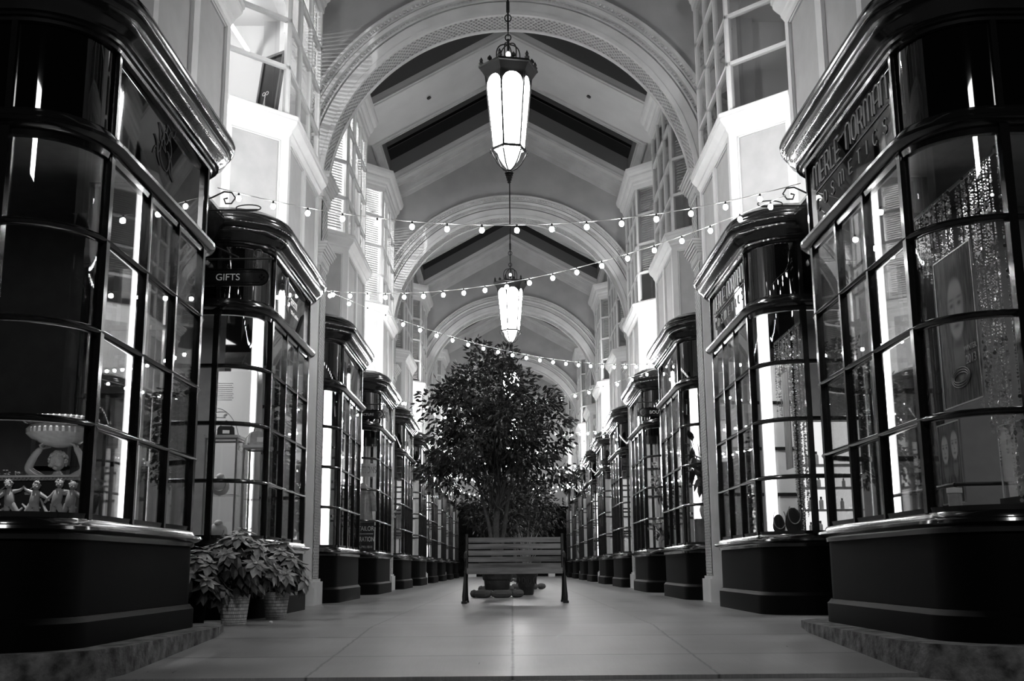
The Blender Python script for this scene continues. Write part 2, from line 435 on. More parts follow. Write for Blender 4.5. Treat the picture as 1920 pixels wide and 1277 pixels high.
# ------------------------------------------------------------------ oriels
XO = 2.80
def oriel_path(L): return [(3.47, -.68), (XO, 0), (XO, L), (3.47, L+.68)]
def oriel_proto(L, side):
    root = empty('oriel_window'); P = oriel_path(L)
    MB().sweep(P, [(-.03, 4.40), (-.03, 6.0), (-.08, 6.0), (-.08, 4.40)]).build('apron', 'panel', root, side)
    fr = MB()
    def seg(a, b, n, z0, z1, w, wr, off, dep, zs=(), wm=.05, bead=True, target=None):
        t = target or fr
        a = Vector(a); b = Vector(b); d = (b-a); Ln = d.length; d.normalize(); nn = Vector((-d.y, d.x))
        def bx(s0, s1, za, zb, o0, o1):
            ps = [a+d*s0, a+d*s1]; k = len(t.v)
            for z in (za, zb):
                for p, oo in ((ps[0], o0), (ps[1], o0), (ps[1], o1), (ps[0], o1)):
                    q = p+nn*oo; t.v.append((q.x, q.y, z))
            for f_ in ((0,3,2,1),(4,5,6,7),(0,1,5,4),(1,2,6,5),(2,3,7,6),(3,0,4,7)): t.f.append(tuple(k+i for i in f_))
        bx(0, Ln, z0, z0+wr, off, off-dep); bx(0, Ln, z1-wr, z1, off, off-dep)
        for i in range(n+1):
            c = Ln*i/n; ww = w if i in (0, n) else wm
            bx(max(0, c-ww), min(Ln, c+ww), z0+wr, z1-wr, off, off-dep)
        for z in zs: bx(0, Ln, z-.025, z+.025, off, off-dep)
        if bead:
            for i in range(n):
                s0 = Ln*i/n+(w if i == 0 else wm); s1 = Ln*(i+1)/n-(w if i == n-1 else wm); q = .018
                for za, zb in ((z0+wr, z0+wr+q), (z1-wr-q, z1-wr)): bx(s0, s1, za, zb, off-.012, off-dep)
                for sa, sb in ((s0, s0+q), (s1-q, s1)): bx(sa, sb, z0+wr, z1-wr, off-.012, off-dep)
    for i, n in ((0, 1), (1, 2), (2, 1)):
        seg(P[i], P[i+1], n, 4.45, 5.97, .12, .13, 0, .04, wm=.09)
    fr.build('apron_framing', 'cream', root, side)
    MB().sweep(P, [(0, 5.90), (.015, 5.93), (.03, 5.95), (.035, 5.98), (.07, 6.02), (.10, 6.06), (.105, 6.10), (.12, 6.11), (.12, 6.16), (.09, 6.18), (-.05, 6.18), (-.05, 5.90)]).build('apron_cornice', 'cream', root, side)
    wf = MB()
    for i, n in ((0, 1), (1, 3), (2, 1)):
        seg(P[i], P[i+1], n, 6.17, 8.92, .065, .06, -.02, .06, zs=(6.86, 7.52, 8.20), wm=.03, bead=False, target=wf)
    wf.build('window_frame', 'cream', root, side)
    MB().sweep(P, [(-.045, 6.2), (-.045, 8.9), (-.049, 8.9), (-.049, 6.2)]).build('glazing', 'glasso', root, side)
    MB().sweep(P, [(0, 8.80), (.01, 8.9), (.03, 8.93), (.04, 8.98), (.08, 9.02), (.10, 9.07), (.105, 9.11), (.15, 9.15), (.18, 9.21), (.185, 9.25), (.19, 9.27), (-.1, 9.29), (-.1, 8.80)]).build('top_cornice', 'cream', root, side)
    m = MB(); q = P
    for z in (9.27, 9.30): pass
    m.v = [(x, y, 9.24) for x, y in q]+[(x, y, 9.28) for x, y in q]
    m.f = [(0, 1, 2, 3), (7, 6, 5, 4)]+[(i, 4+i, 4+(i+1) % 4, (i+1) % 4) for i in range(4)]
    m.build('roof', 'cream', root, side)
    m = MB(); m.v = [(x+.08, y, 6.0) for x, y in q]+[(x+.08, y, 6.1) for x, y in q]
    m.f = [(0, 1, 2, 3), (7, 6, 5, 4)]+[(i, 4+i, 4+(i+1) % 4, (i+1) % 4) for i in range(4)]
    m.build('window_seat', 'cream', root, side)
    return root
def blind_proto(L, side, segs, zb):
    m = MB(); P = oriel_path(L)
    for i in segs:
        a = Vector(P[i]); b_ = Vector(P[i+1]); d = (b_-a).normalized(); nn = Vector((-d.y, d.x))
        a = a+d*.1; b_ = b_-d*.1
        z = zb[i]
        while z < 8.85:
            p0 = a-nn*.085; p1 = b_-nn*.085; q0 = a-nn*.115; q1 = b_-nn*.115; k = len(m.v)
            m.v += [(p0.x, p0.y, z), (p1.x, p1.y, z), (q1.x, q1.y, z+.035), (q0.x, q0.y, z+.035), (p0.x, p0.y, z+.003), (p1.x, p1.y, z+.003), (q1.x, q1.y, z+.038), (q0.x, q0.y, z+.038)]
            for f_ in ((0,3,2,1),(4,5,6,7),(0,1,5,4),(1,2,6,5),(2,3,7,6),(3,0,4,7)): m.f.append(tuple(k+i_ for i_ in f_))
            z += .05
    return m.build('window_blind', 'blind', None, side)
YOA, YOB = 8.15, 13.45
for s in (-1, 1):
    sn = 'left' if s < 0 else 'right'
    for j, (L, y0) in enumerate(((2.3, YOA), (2.25, YOB))):
        pr_ = oriel_proto(L, s); bl = None
        for k in range(5):
            o = pr_ if k == 0 else copy_tree(pr_)
            idx = 2*k+j
            o.location = (0, y0+PER*k, 0)
            tag(o, 'cream panelled oriel window above the %s %s shop window, %s' % (ORD[idx], sn, 'apron floodlit white' if j else 'apron in softer grey light'), 'oriel window', 'oriel windows along the %s side' % sn)
            if k == 0 and (j == 0 or s > 0): continue
            if s < 0 and k == 0:
                c = blind_proto(L, s, (0, 1, 2), {0: 8.3, 1: 7.3, 2: 6.3})
            else:
                if bl is None: bl = blind_proto(L, s, (0, 1, 2), {0: 6.3 if s < 0 else 6.9, 1: 6.3, 2: 6.3}); c = bl
                else: c = bl.copy(); col.objects.link(c)
            c.location = (0, y0+PER*k, 0)
            tag(c, 'slatted venetian blind inside the %s %s oriel window' % (ORD[idx], sn), 'blind', 'venetian blinds in the %s oriels' % sn)

# ------------------------------------------------------------------ side walls, rooms
YE = PY[-1]+.3
for s, sn in ((-1, 'left'), (1, 'right')):
    w = MB()
    prev = 6.5
    for k in range(5):
        for y0, L in ((YOA, 2.3), (YOB, 2.25)):
            a, b_ = y0+PER*k-.70, y0+PER*k+L+.70
            if a > prev: w.box((3.45, prev, 4.42), (3.62, a, 10.3))
            prev = b_
    w.box((3.45, prev, 4.42), (3.62, YE, 10.3))
    w.box((3.45, 6.5, 9.1), (3.62, YE, 10.3))
    struct(w.build('wall_'+sn, 'stone', None, s))
    # lower cream wall beside pilasters + recess header
    w = MB()
    for k in range(5):
        d = PER*k
        w.box((3.12, YB0+LB+RR-.03+d, 0), (3.9, PY[0]-.3+d, 4.42))
        if k < 4: w.box((3.12, PY[0]+.3+d, 0), (3.9, YA0+PER-RR+.02+d, 4.42))
    struct(w.build('wall_%s_lower' % sn, 'stone', None, s))
    hd = MB()
    for k in range(5):
        y0, y1 = YA0+LA+RR+PER*k-.02, YB0-RR+PER*k+.02
        hd.box((3.35, y0, 3.75), (3.95, y1, 4.44))
        hd.sweep([(3.35, y0), (3.35, y1)], [(0, 4.05), (.03, 4.08), (.06, 4.1), (.10, 4.13), (.16, 4.2), (.19, 4.24), (.22, 4.31), (.19, 4.38), (.1, 4.45), (0, 4.45)])
        hd.sweep([(3.35, y0), (3.35, y1)], [(0, 3.75), (.05, 3.76), (.06, 3.82), (0, 3.84)])
    struct(hd.build('trim_1' if s < 0 else 'trim_2', 'black', None, s))
    # shop interiors
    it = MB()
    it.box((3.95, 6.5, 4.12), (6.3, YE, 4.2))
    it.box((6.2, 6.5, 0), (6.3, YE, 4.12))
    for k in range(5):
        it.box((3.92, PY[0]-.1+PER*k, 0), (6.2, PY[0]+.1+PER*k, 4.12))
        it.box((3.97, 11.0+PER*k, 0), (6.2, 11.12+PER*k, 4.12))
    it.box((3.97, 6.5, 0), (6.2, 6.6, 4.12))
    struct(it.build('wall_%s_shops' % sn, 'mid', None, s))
    # upper rooms
    ur = MB()
    ur.box((3.6, 6.5, 5.9), (6.6, YE, 6.0)); ur.box((3.62, 6.5, 9.1), (6.6, YE, 9.2)); ur.box((6.5, 6.5, 6.0), (6.6, YE, 9.1))
    for k in range(5):
        ur.box((3.62, PY[0]-.1+PER*k, 6), (6.5, PY[0]+.1+PER*k, 9.1)); ur.box((3.62, 11.9+PER*k, 6), (6.5, 12.0+PER*k, 9.1))
    ur.box((3.6, 6.5, 6), (6.5, 6.6, 9.1))
    struct(ur.build('wall_%s_upper_rooms' % sn, 'room', None, s))

# doors in the recesses
for s, sn in ((-1, 'left'), (1, 'right')):
    root = empty('shop_door')
    fr = MB(); ya_, yb_ = 10.30, 11.90
    fr.box((3.88, ya_, 0), (3.96, ya_+.32, 3.75)); fr.box((3.88, yb_-.32, 0), (3.96, yb_, 3.75)); fr.box((3.88, ya_+.32, 2.3), (3.96, yb_-.32, 2.42))
    fr.box((3.88, ya_+.32, 3.6), (3.96, yb_-.32, 3.75))
    fr.build('door_frame', 'black', root, s)
    lf = MB(); a, c = ya_+.32, yb_-.32
    lf.box((3.90, a, .02), (3.94, a+.12, 2.3)); lf.box((3.90, c-.12, .02), (3.94, c, 2.3)); lf.box((3.90, a+.12, .02), (3.94, c-.12, .35)); lf.box((3.90, a+.12, 2.18), (3.94, c-.12, 2.3))
    lf.build('door_leaf', 'black', root, s)
    MB().box((3.915, a+.12, .35), (3.92, c-.12, 2.18)).box((3.915, a, 2.42), (3.92, c, 3.6)).build('door_glass', 'glass', root, s)
    MB().tube([(3.86, a+.06, .95), (3.86, a+.06, 1.25)], .012).tube([(3.86, a+.06, .97), (3.9, a+.06, .97)], .008).tube([(3.86, a+.06, 1.23), (3.9, a+.06, 1.23)], .008).build('door_handle', 'steel', root, s)
    for k in range(5):
        o = root if k == 0 else copy_tree(root)
        o.location = (0, PER*k, 0)
        tag(o, 'black glazed shop door recessed between the %s and %s %s shop windows' % (ORD[2*k], ORD[2*k+1], sn), 'door', 'recessed shop doors on the %s' % sn)

# ------------------------------------------------------------------ arches
def ringpts(r, z0=6.26, n=64): return [(r*cos(pi-pi*i/n), z0+r*sin(pi*i/n)) for i in range(n+1)]
def ring(m, prof, n=64, uvs=False):
    """prof [(radial r, y)] closed? open strip; swept along semicircle"""
    base = len(m.v)
    for i in range(n+1):
        t = pi-pi*i/n
        for r, y in prof: m.v.append((r*cos(t), y, 6.26+r*sin(t)))
    k = len(prof)
    for i in range(n):
        for j in range(k-1):
            m.f.append((base+i*k+j, base+(i+1)*k+j, base+(i+1)*k+j+1, base+i*k+j+1))
            if uvs:
                L = 2.9*pi
                m.uv[len(m.f)-1] = [(i/n*L, prof[j][1]), ((i+1)/n*L, prof[j][1]), ((i+1)/n*L, prof[j+1][1]), (i/n*L, prof[j+1][1])]
def arch_proto():
    root = empty('arch')
    m = MB()
    ring(m, [(2.94, 0.24), (2.9, 0.24), (2.9, 0.3), (2.97, 0.3), (2.98, 0.28), (3.13, 0.28), (3.135, 0.2), (3.15, 0.2), (3.155, 0.29), (3.18, 0.29), (3.185, 0.235), (3.235, 0.235), (3.24, 0.32), (3.3, 0.33), (3.305, 0.22), (3.32, 0.22), (3.325, 0.29), (3.36, 0.29), (3.365, 0.26), (3.405, 0.26), (3.41, 0.38), (3.45, 0.38), (3.46, 0.2)])
    ring(m, [(3.46, -0.2), (3.45, -0.38), (3.41, -0.38), (3.405, -0.26), (3.365, -0.26), (3.36, -0.29), (3.325, -0.29), (3.32, -0.22), (3.305, -0.22), (3.3, -0.33), (3.24, -0.32), (3.235, -0.235), (3.185, -0.235), (3.18, -0.29), (3.155, -0.29), (3.15, -0.2), (3.135, -0.2), (3.13, -0.28), (2.98, -0.28), (2.97, -0.3), (2.9, -0.3), (2.9, -0.24), (2.94, -0.24)])
    arm = m
    m = MB(); ring(m, [(2.925, -.245), (2.925, .245)], uvs=True); m.build('soffit_ornament', 'orn', root)
    m = arm; N = 150
    for sgn in (-1, 1):
        for i in range(N):
            t = pi*(i+.5)/N
            for r, hw, dp in ((3.21, .013, .02), (3.385, .016, .03)):
                c = Vector((r*cos(t), sgn*(.25 if r < 3.3 else .28), 6.26+r*sin(t))); rd = Vector((cos(t), 0, sin(t))); tg = Vector((-sin(t), 0, cos(t)))
                m.bar(c-rd*.02, c+rd*.02, hw*1.7, dp*2, up=tg.cross(rd))
    m.build('arch_ring', 'stone', root, 1, True)
    for sd in (-1, 1):
        p = MB()
        p.box((2.90, -.30, .30), (3.30, .30, 6.26))
        pi_ = p.build('pilaster', 'stone', root, sd)
        q = MB().box((2.84, -.35, 0), (3.32, .35, .33)).box((2.87, -.325, .33), (3.32, .325, .37)); q.build('pilaster_base', 'stone', pi_, sd)
        q = MB(); n0 = len(q.v); q.v += [(2.895, -.24, .38), (2.895, .24, .38), (2.895, .24, 5.05), (2.895, -.24, 5.05), (2.885, -.24, .38), (2.885, .24, .38), (2.885, .24, 5.05), (2.885, -.24, 5.05)]
        q.f += [(7, 6, 5, 4), (0, 3, 7, 4), (1, 5, 6, 2), (3, 2, 6, 7), (0, 4, 5, 1)]
        q.uv[0] = [(5.05, .24), (5.05, -.24), (.38, -.24), (.38, .24)][::1]
        q.uv[0] = [(5.05, -.24), (5.05, .24), (.38, .24), (.38, -.24)]
        q.v += [(2.885, -.24, 5.45), (2.885, .24, 5.45), (2.885, .24, 6.1), (2.885, -.24, 6.1)]; q.f.append((11, 10, 9, 8)); q.uv[5] = [(6.1, -.24), (6.1, .24), (5.45, .24), (5.45, -.24)]
        q.build('pilaster_ornament', 'orn', pi_, sd)
        for nm, z0, k in (('lower_capital', 5.05, .85), ('upper_capital', 6.10, 1.0)):
            q = MB()
            for e, za, zb in ((.02, 0, .04), (.035, .04, .18), (.06, .18, .22), (.09, .22, .26), (.115, .26, .31), (.14, .31, .36), (.16, .36, .40)):
                q.box((2.90-e*k, -.30-e*k, z0+za*k), (3.34, .30+e*k, z0+zb*k))
            for i in range(9):
                yy = -.28+.07*i
                q.bar((2.90-.035*k-.008, yy-.02, z0+.05*k), (2.90-.035*k-.008, yy+.02, z0+.17*k), .018, .018)
            for i in range(6):
                xx = 2.91+.065*i
                q.bar((xx-.02, -.30-.035*k-.008, z0+.05*k), (xx+.02, -.30-.035*k-.008, z0+.17*k), .018, .018)
            q.build(nm, 'stone', pi_, sd)
    return root
ap = arch_proto()
for k in range(5):
    o = ap if k == 0 else copy_tree(ap)
    o.location = (0, PY[k], 0)
    tag(o, 'plaster arch with ornamented band and double-capital pilasters, %s from the front' % ORD[k], 'arch', 'arches across the arcade')

ZR, SL = 11.65, .56
def zc(x): return ZR-SL*abs(x)
# spandrel walls
def wallprofile():
    m = MB(); N = 64
    arcp = [(3.42*cos(pi-pi*i/N), 6.26+3.42*sin(pi*i/N)) for i in range(N+1)]
    topp = []
    for x, z in arcp: topp.append((x, zc(x)+.25))
    for y in (-.24, .24):
        b0 = len(m.v)
        for (x, z), (xt, zt) in zip(arcp, topp): m.v += [(x, y, z), (xt, y, zt)]
        for i in range(N):
            q = (b0+2*i, b0+2*i+1, b0+2*i+3, b0+2*i+2); m.f.append(q if y > 0 else tuple(reversed(q)))
    for sd in (-1, 1):
        m.box((sd*3.42, -.24, 4.4), (sd*3.9, .24, 10.3))
    return m
w0 = struct(wallprofile().build('wall_cross', 'wall'))
w0.location = (0, PY[0], 0)
for k in range(1, 5):
    c = w0.copy(); col.objects.link(c); c.location = (0, PY[k], 0)

# ceiling per bay
def slopeprism(m, x0, x1, y0, y1, t=.12, dz=0):
    for sd in (-1, 1):
        a = [(sd*x0, zc(x0)+dz), (sd*x1, zc(x1)+dz)]
        k = len(m.v)
        for y in (y0, y1):
            m.v += [(a[0][0], y, a[0][1]), (a[1][0], y, a[1][1]), (a[1][0], y, a[1][1]+t), (a[0][0], y, a[0][1]+t)]
        fs = ((0,1,5,4),(1,2,6,5),(2,3,7,6),(3,0,4,7),(3,2,1,0),(4,5,6,7))
        for f_ in fs: m.f.append(tuple(k+i for i in (f_ if sd > 0 else reversed(f_))))
c0 = PY[0]
def ceiling_meshes():
    m = MB(); fr = MB(); wl = MB(); gl = MB()
    y0, y1 = .24, PER-.24
    ops = ((.75, 5.15), (7.35, 9.72))
    slopeprism(m, 2.95, 3.6, y0, y1)
    e = [y0, ops[0][0], ops[0][1], ops[1][0], ops[1][1], y1]
    for i in (0, 2, 4): slopeprism(m, 0, 2.95, e[i], e[i+1])
    for a, b_ in ops:
        # well walls
        for y, t in ((a-.056, .05), (b_+.006, .05)): slopeprism(wl, 0, 2.98, y, y+t, t=.50, dz=0.005)
        for sd in (-1, 1): wl.box((sd*2.957, a, zc(2.95)+.01), (sd*3.0, b_, zc(2.95)+.48))
        slopeprism(gl, 0, 3.0, a, b_, t=.02, dz=.50)
        # frames: mouldings around opening
        for dx, w_, dz_ in ((0, .05, -.05), (.05, .07, -.03), (.12, .04, -.045)):
            slopeprism(fr, 0, 2.95+dx, a-dx-w_, a-dx-.001, t=-dz_-.002, dz=dz_); slopeprism(fr, 0, 2.95+dx, b_+dx, b_+dx+w_, t=-dz_, dz=dz_)
            slopeprism(fr, 2.95+dx, 2.95+dx+w_, a-dx-w_, b_+dx+w_, t=-dz_, dz=dz_)
        for i in range(1, 3):
            yy = a+(b_-a)*i/3; slopeprism(gl, 0, 3.0, yy-.02, yy+.02, t=.06, dz=.46)
    # rake cornices at both walls
    for ys, sg in ((PER-.24, -1), (.24, 1)):
        for za, zb, ex_ in ((-.06, 0, .10), (-.10, -.06, .075), (-.22, -.10, .03), (-.26, -.22, .05), (-.34, -.26, .045), (-.42, -.34, .02), (-.45, -.42, .03)):
            slopeprism(fr, 0, 3.46, min(ys, ys+sg*ex_), max(ys, ys+sg*ex_), t=zb-za, dz=za)
    return m, fr, wl, gl
m, fr, wl, gl = ceiling_meshes()
cs = [struct(m.build('ceiling', 'ceil')), struct(fr.build('trim_3', 'stone'))]
sk = empty('skylight'); wl.build('kerb', 'well', sk); gl.build('skylight_glazing', 'sky', sk)
sk.location = (0, c0, 0); tag(sk, 'ridge skylight openings in the first ceiling seen beyond the nearest arch', 'skylight', 'ridge skylights')
for o in cs: o.location = (0, c0, 0)
for k in (-1, 1, 2, 3):
    for o in cs:
        c = o.copy(); col.objects.link(c); c.location = (0, c0+PER*k, 0)
    if k > 0:
        c = copy_tree(sk); c.location = (0, c0+PER*k, 0); c['label'] = 'ridge skylight openings in the %s ceiling bay beyond the nearest arch' % ORD[k]
    else:
        c = copy_tree(sk); c.location = (0, c0+PER*k, 0); c['label'] = 'ridge skylight openings overhead before the nearest arch'
# smoke detectors
sd0 = MB().lathe([(.0, .04), (.045, .04), (.05, .02), (.05, 0), (0, 0)], n=12).build('smoke_detector', 'iron')
first = True
for k in range(4):
    for sd in (-1, 1):
        o = sd0 if first else sd0.copy()
        if not first: col.objects.link(o)
        first = False
        o.location = (sd*1.75, c0+PER*k+6.3, zc(1.75)-.035); o.rotation_euler = (0, sd*math.atan(SL), 0)
        tag(o, 'small dark smoke detector on the %s slope of the %s ceiling bay' % ('left' if sd < 0 else 'right', ORD[k]), 'smoke detector', 'smoke detectors on the ceiling')

# ------------------------------------------------------------------ hanging lanterns
def lantern_proto():
    root = empty('hanging_lantern')
    n = 6; a0 = R(-90+30+12)
    def P(r, z, k, da=0): t = a0+2*pi*k/n+da; return Vector((r*cos(t), r*sin(t), z))
    zt, zb, rt_, rb = 6.36, 5.43, .285, .195
    # glass: six lit panels
    g = MB(); fr = MB()
    for k in range(n):
        A, B = P(rt_, zt, k), P(rt_, zt, k+1); C, D = P(rb, zb, k+1), P(rb, zb, k)
        def pt(u, v): # u 0..1 across, v 0..1 down
            return (A.lerp(B, u)).lerp(D.lerp(C, u), v)
        i = .04; top = []
        N = 10; ht = .5*(A-B).length/(zt-zb)
        outline = []
        for j in range(N+1):
            t = pi-pi*j/N; outline.append((.5+.44*cos(t), .16-(ht*.86)*sin(t)))
        pts = [pt(u, v) for u, v in outline]+[pt(.94, .995), pt(.06, .995)]
        nrm = (B-A).cross(D-A).normalized()
        if nrm.dot(Vector((A.x+B.x, A.y+B.y, 0))) < 0: nrm = -nrm
        k0 = len(g.v); g.v += [tuple(p-nrm*.006) for p in pts]; g.f.append(tuple(range(k0, k0+len(pts))))
        # spandrel plates above the arch
        for j in range(N):
            u0, v0 = outline[j]; u1, v1 = outline[j+1]
            fr.quad(*[tuple(p+nrm*.004) for p in (pt(u0, v0), pt(u1, v1), pt(u1, -.01), pt(u0, -.01))])
        fr.quad(*[tuple(p+nrm*.004) for p in (pt(0, .16), pt(.06, .16), pt(.06, -.01), pt(0, -.01))])
        fr.quad(*[tuple(p+nrm*.004) for p in (pt(.94, .16), pt(1, .16), pt(1, -.01), pt(.94, -.01))])
        fr.bar(A, D, .022, .016, up=(A.x, A.y, 0)); fr.bar(D, C, .02, .03)
    g.build('glass_panels', 'lamp', root)
    fr.build('frame', 'iron', root)
    c = MB().lathe([(.29, 6.34), (.30, 6.36), (.355, 6.44), (.37, 6.45), (.37, 6.475), (.34, 6.49), (.2, 6.53), (.1, 6.55), (0, 6.55)], n=6, a0=a0)
    for k in range(n):
        p = P(.335, 6.48, k)
        c.lathe([(.0, -.01), (.022, 0), (.03, .03), (.016, .05), (.022, .07), (0, .115)], c=p, n=6)
        q = P(.30, 6.5, k, pi/n); c.lathe([(.03, 0), (.025, .03), (0, .06)], c=q, n=4)
    c.build('canopy', 'iron', root)
    cr = MB()
    for k in range(n):
        pts = []
        for j in range(9):
            t = j/8; r = .115*(1-t**2.6)+.02; pts.append(P(r+.02*sin(pi*t), 6.54+.25*sin(t*pi/2), k))
        cr.tube(pts, .008, 6)
    cr.tube([(0, 0, 6.53), (0, 0, 6.86)], .016, 8)
    cr.build('crown', 'iron', root)
    MB().ball((0, 0, 6.66), .03, sc=(1, 1, 1.3)).build('crown_bulb', 'lamplow', root)
    lo = MB()
    for k in range(n):
        pts = [P(.20*(1-t)**.8+.028, 5.42-.26*t-.04*sin(pi*t), k) for t in (0, .25, .5, .75, 1)]
        lo.tube(pts, .008, 6)
        lo.tube([P(.2, 5.42, k), P(.225, 5.40, k), P(.232, 5.375, k), P(.215, 5.36, k), P(.205, 5.375, k)], .006, 5)
    for i in range(5):
        z = 5.14-.028*i; lo.lathe([(.05-.008*i, z), (.056-.008*i, z-.008), (.05-.008*i, z-.016), (.042-.008*i, z-.008), (.05-.008*i, z)], n=12)
    lo.tube([(0, 0, 5.17), (0, 0, 5.0)], [.03, .008], 8)
    lo.build('bottom_finial', 'iron', root)
    MB().lathe([(.15, 5.405), (.12, 5.31), (.075, 5.24), (.03, 5.19)], n=6, a0=a0).build('bottom_glass', 'lamplow', root)
    ch = MB(); z = 6.86
    def link(z, r, rot):
        pts = [(r*cos(t)*(1 if rot == 0 else 0)+0, r*cos(t)*(0 if rot == 0 else 1), z+r*1.15*sin(t)) for t in [2*pi*i/12 for i in range(13)]]
        ch.tube(pts, .008, 6, False)
    link(6.88, .035, 0); link(6.945, .035, 1); ch.tube([(0, 0, 6.97), (0, 0, 7.6)], .012, 8); link(7.14, .04, 0); link(7.2, .03, 1)
    ch.tube([(0, 0, 7.22), (0, 0, 7.36)], .022, 8)
    ch.build('chain', 'iron', root)
    MB().tube([(0, 0, 7.34), (0, 0, 11.6)], .013, 8).lathe([(.09, 11.52), (.09, 11.5), (.05, 11.47), (.02, 11.46)], n=16).build('rod', 'iron', root)
    return root
lp = lantern_proto()
LY = [12.7+PER*k for k in range(5)]
ld = ['largest and nearest', 'second nearest, hanging behind the tree top', 'third, glowing through the leaves', 'fourth, small in the distance', 'farthest, near the arcade end']
for k in range(5):
    o = lp if k == 0 else copy_tree(lp)
    o.location = (0, LY[k], 0)
    tag(o, 'six-sided black iron lantern with white lit glass, %s' % ld[k], 'lantern', 'hanging lanterns along the arcade')

# ------------------------------------------------------------------ string lights
bulbm = MB().ball((0, 0, 0), .025, 10, 7, (1, 1, 1.15)); bulb_me = None
def string(A, B, sag, n, label, sp=.345, ph=.5):
    global bulb_me
    A = Vector(A); B = Vector(B); Ln = (B-A).length; root = empty('string_lights')
    tag(root, label, 'string lights', 'bulb strings zigzagging across the arcade')
    def P(t): p = A.lerp(B, t); p.z -= sag*4*t*(1-t); return p
    N = 40
    MB().tube([P(i/N) for i in range(N+1)], .005, 5).build('cable', 'cablem', root)
    cnt = int(Ln/sp)
    for i in range(cnt):
        t = (i+ph)*sp/Ln
        if t > .99: break
        p = P(t)
        if bulb_me is None:
            b_ = bulbm.build('bulb', 'bulb', root, smooth=True); bulb_me = b_.data
            so_ = MB().tube([(0, 0, .055), (0, 0, .02)], .011, 6).build('socket', 'iron', b_)
        else:
            b_ = bpy.data.objects.new('bulb', bulb_me); col.objects.link(b_); b_.parent = root
            s2_ = bpy.data.objects.new('socket', bpy.data.meshes['socket']); col.objects.link(s2_); s2_.parent = b_
        b_.location = p-Vector((0, 0, .055))
M['cablem'] = pbr('cable', .5, .4, .5)
string((-2.9, 10.6, 4.24), (2.9, 10.6, 4.24), .41, 0, 'nearest string of bulbs, hung straight across in front of the first arch', ph=.62)
for k in range(5):
    d = PER*k
    nth = ['nearest', 'second', 'third', 'fourth', 'fifth'][k]
    string((2.75, 10.6+d, 4.12 if k == 0 else 4.22), (-2.62, 15.05+d, 4.31), .38, 0, '%s diagonal string of bulbs, running back from the right shopfronts to the left' % nth, ph=.5)
    if k < 4:
        string((-2.62, 15.05+d, 4.33), (2.75, 21.0+d, 4.31), .35, 0, '%s diagonal string of bulbs, running back from the left shopfronts to the right' % nth, ph=.45)

# ------------------------------------------------------------------ sconces
for s, sn in ((-1, 'left'), (1, 'right')):
    root = empty('wall_sconce')
    MB().tube([(3.12, .02, 5.22), (3.06, .02, 5.26), (3.0, .04, 5.24), (2.97, .06, 5.16)], .014, 6).box((3.08, -.03, 5.12), (3.2, .04, 5.32)).build('bracket', 'iron', root, s)
    MB().lathe([(.02, 0.02), (.045, 0), (.075, -.06), (.07, -.06), (.04, -.005), (.02, .01)], c=(2.97, .06, 5.16), n=14).build('shade', 'iron', root, s)
    MB().ball((2.97, .06, 5.09), .045).build('bulb', 'sconce', root, s)
    for k in range(5):
        o = root if k == 0 else copy_tree(root)
        o.location = (0, 10.72+PER*k, 0)
        tag(o, 'small black wall sconce with bright bulb above the %s %s recess' % (ORD[k], sn), 'sconce', 'wall sconces on the %s' % sn)
        ld_ = bpy.data.lights.new('sconce_light', 'SPOT'); ld_.energy = 200; ld_.shadow_soft_size = .05; ld_.spot_size = R(100); ld_.spot_blend = .7
        lo_ = bpy.data.objects.new('sconce_light', ld_); col.objects.link(lo_); lo_.parent = o
        lo_.location = (s*2.93, .14, 5.07)
        lo_.rotation_euler = (Vector((s*.15, 1, .02))).to_track_quat('-Z', 'Y').to_euler()

# ------------------------------------------------------------------ iron scroll brackets and hanging boards
def scroll(m, c, r, turns, s, a0=0, rr=.007, ey=0):
    pts = []
    for i in range(28):
        t = i/27; a = a0+turns*2*pi*t; q = r*(1-.75*t)
        pts.append((c[0]+s*q*cos(a), c[1], c[2]+q*sin(a)))
    m.tube(pts, rr, 5)
def bracket(y, s, sn, k):
    m = MB()
    m.tube([(3.45, 0, 4.14), (2.62, 0, 4.14)], .009, 6)
    m.tube([(3.4, 0, 4.16), (3.1, 0, 4.28), (2.98, 0, 4.34), (2.90, 0, 4.33), (2.86, 0, 4.27), (2.90, 0, 4.21), (2.96, 0, 4.21), (2.98, 0, 4.26), (2.94, 0, 4.27)], .009, 6)
    m.tube([(2.72+.13*cos(t), 0, 4.16+.035*sin(t)) for t in [2*pi*i/20 for i in range(21)]], .007, 5, False)
    o = m.build('scroll_bracket', 'iron', None, s); o.location = (0, y, .05)
    tag(o, 'black wrought iron scroll bracket above the %s %s recess' % (ORD[k], sn), 'bracket', 'scroll brackets on the %s' % sn)
for s, sn in ((-1, 'left'), (1, 'right')):
    for k in range(3): bracket(11.15+PER*k, s, sn, k)
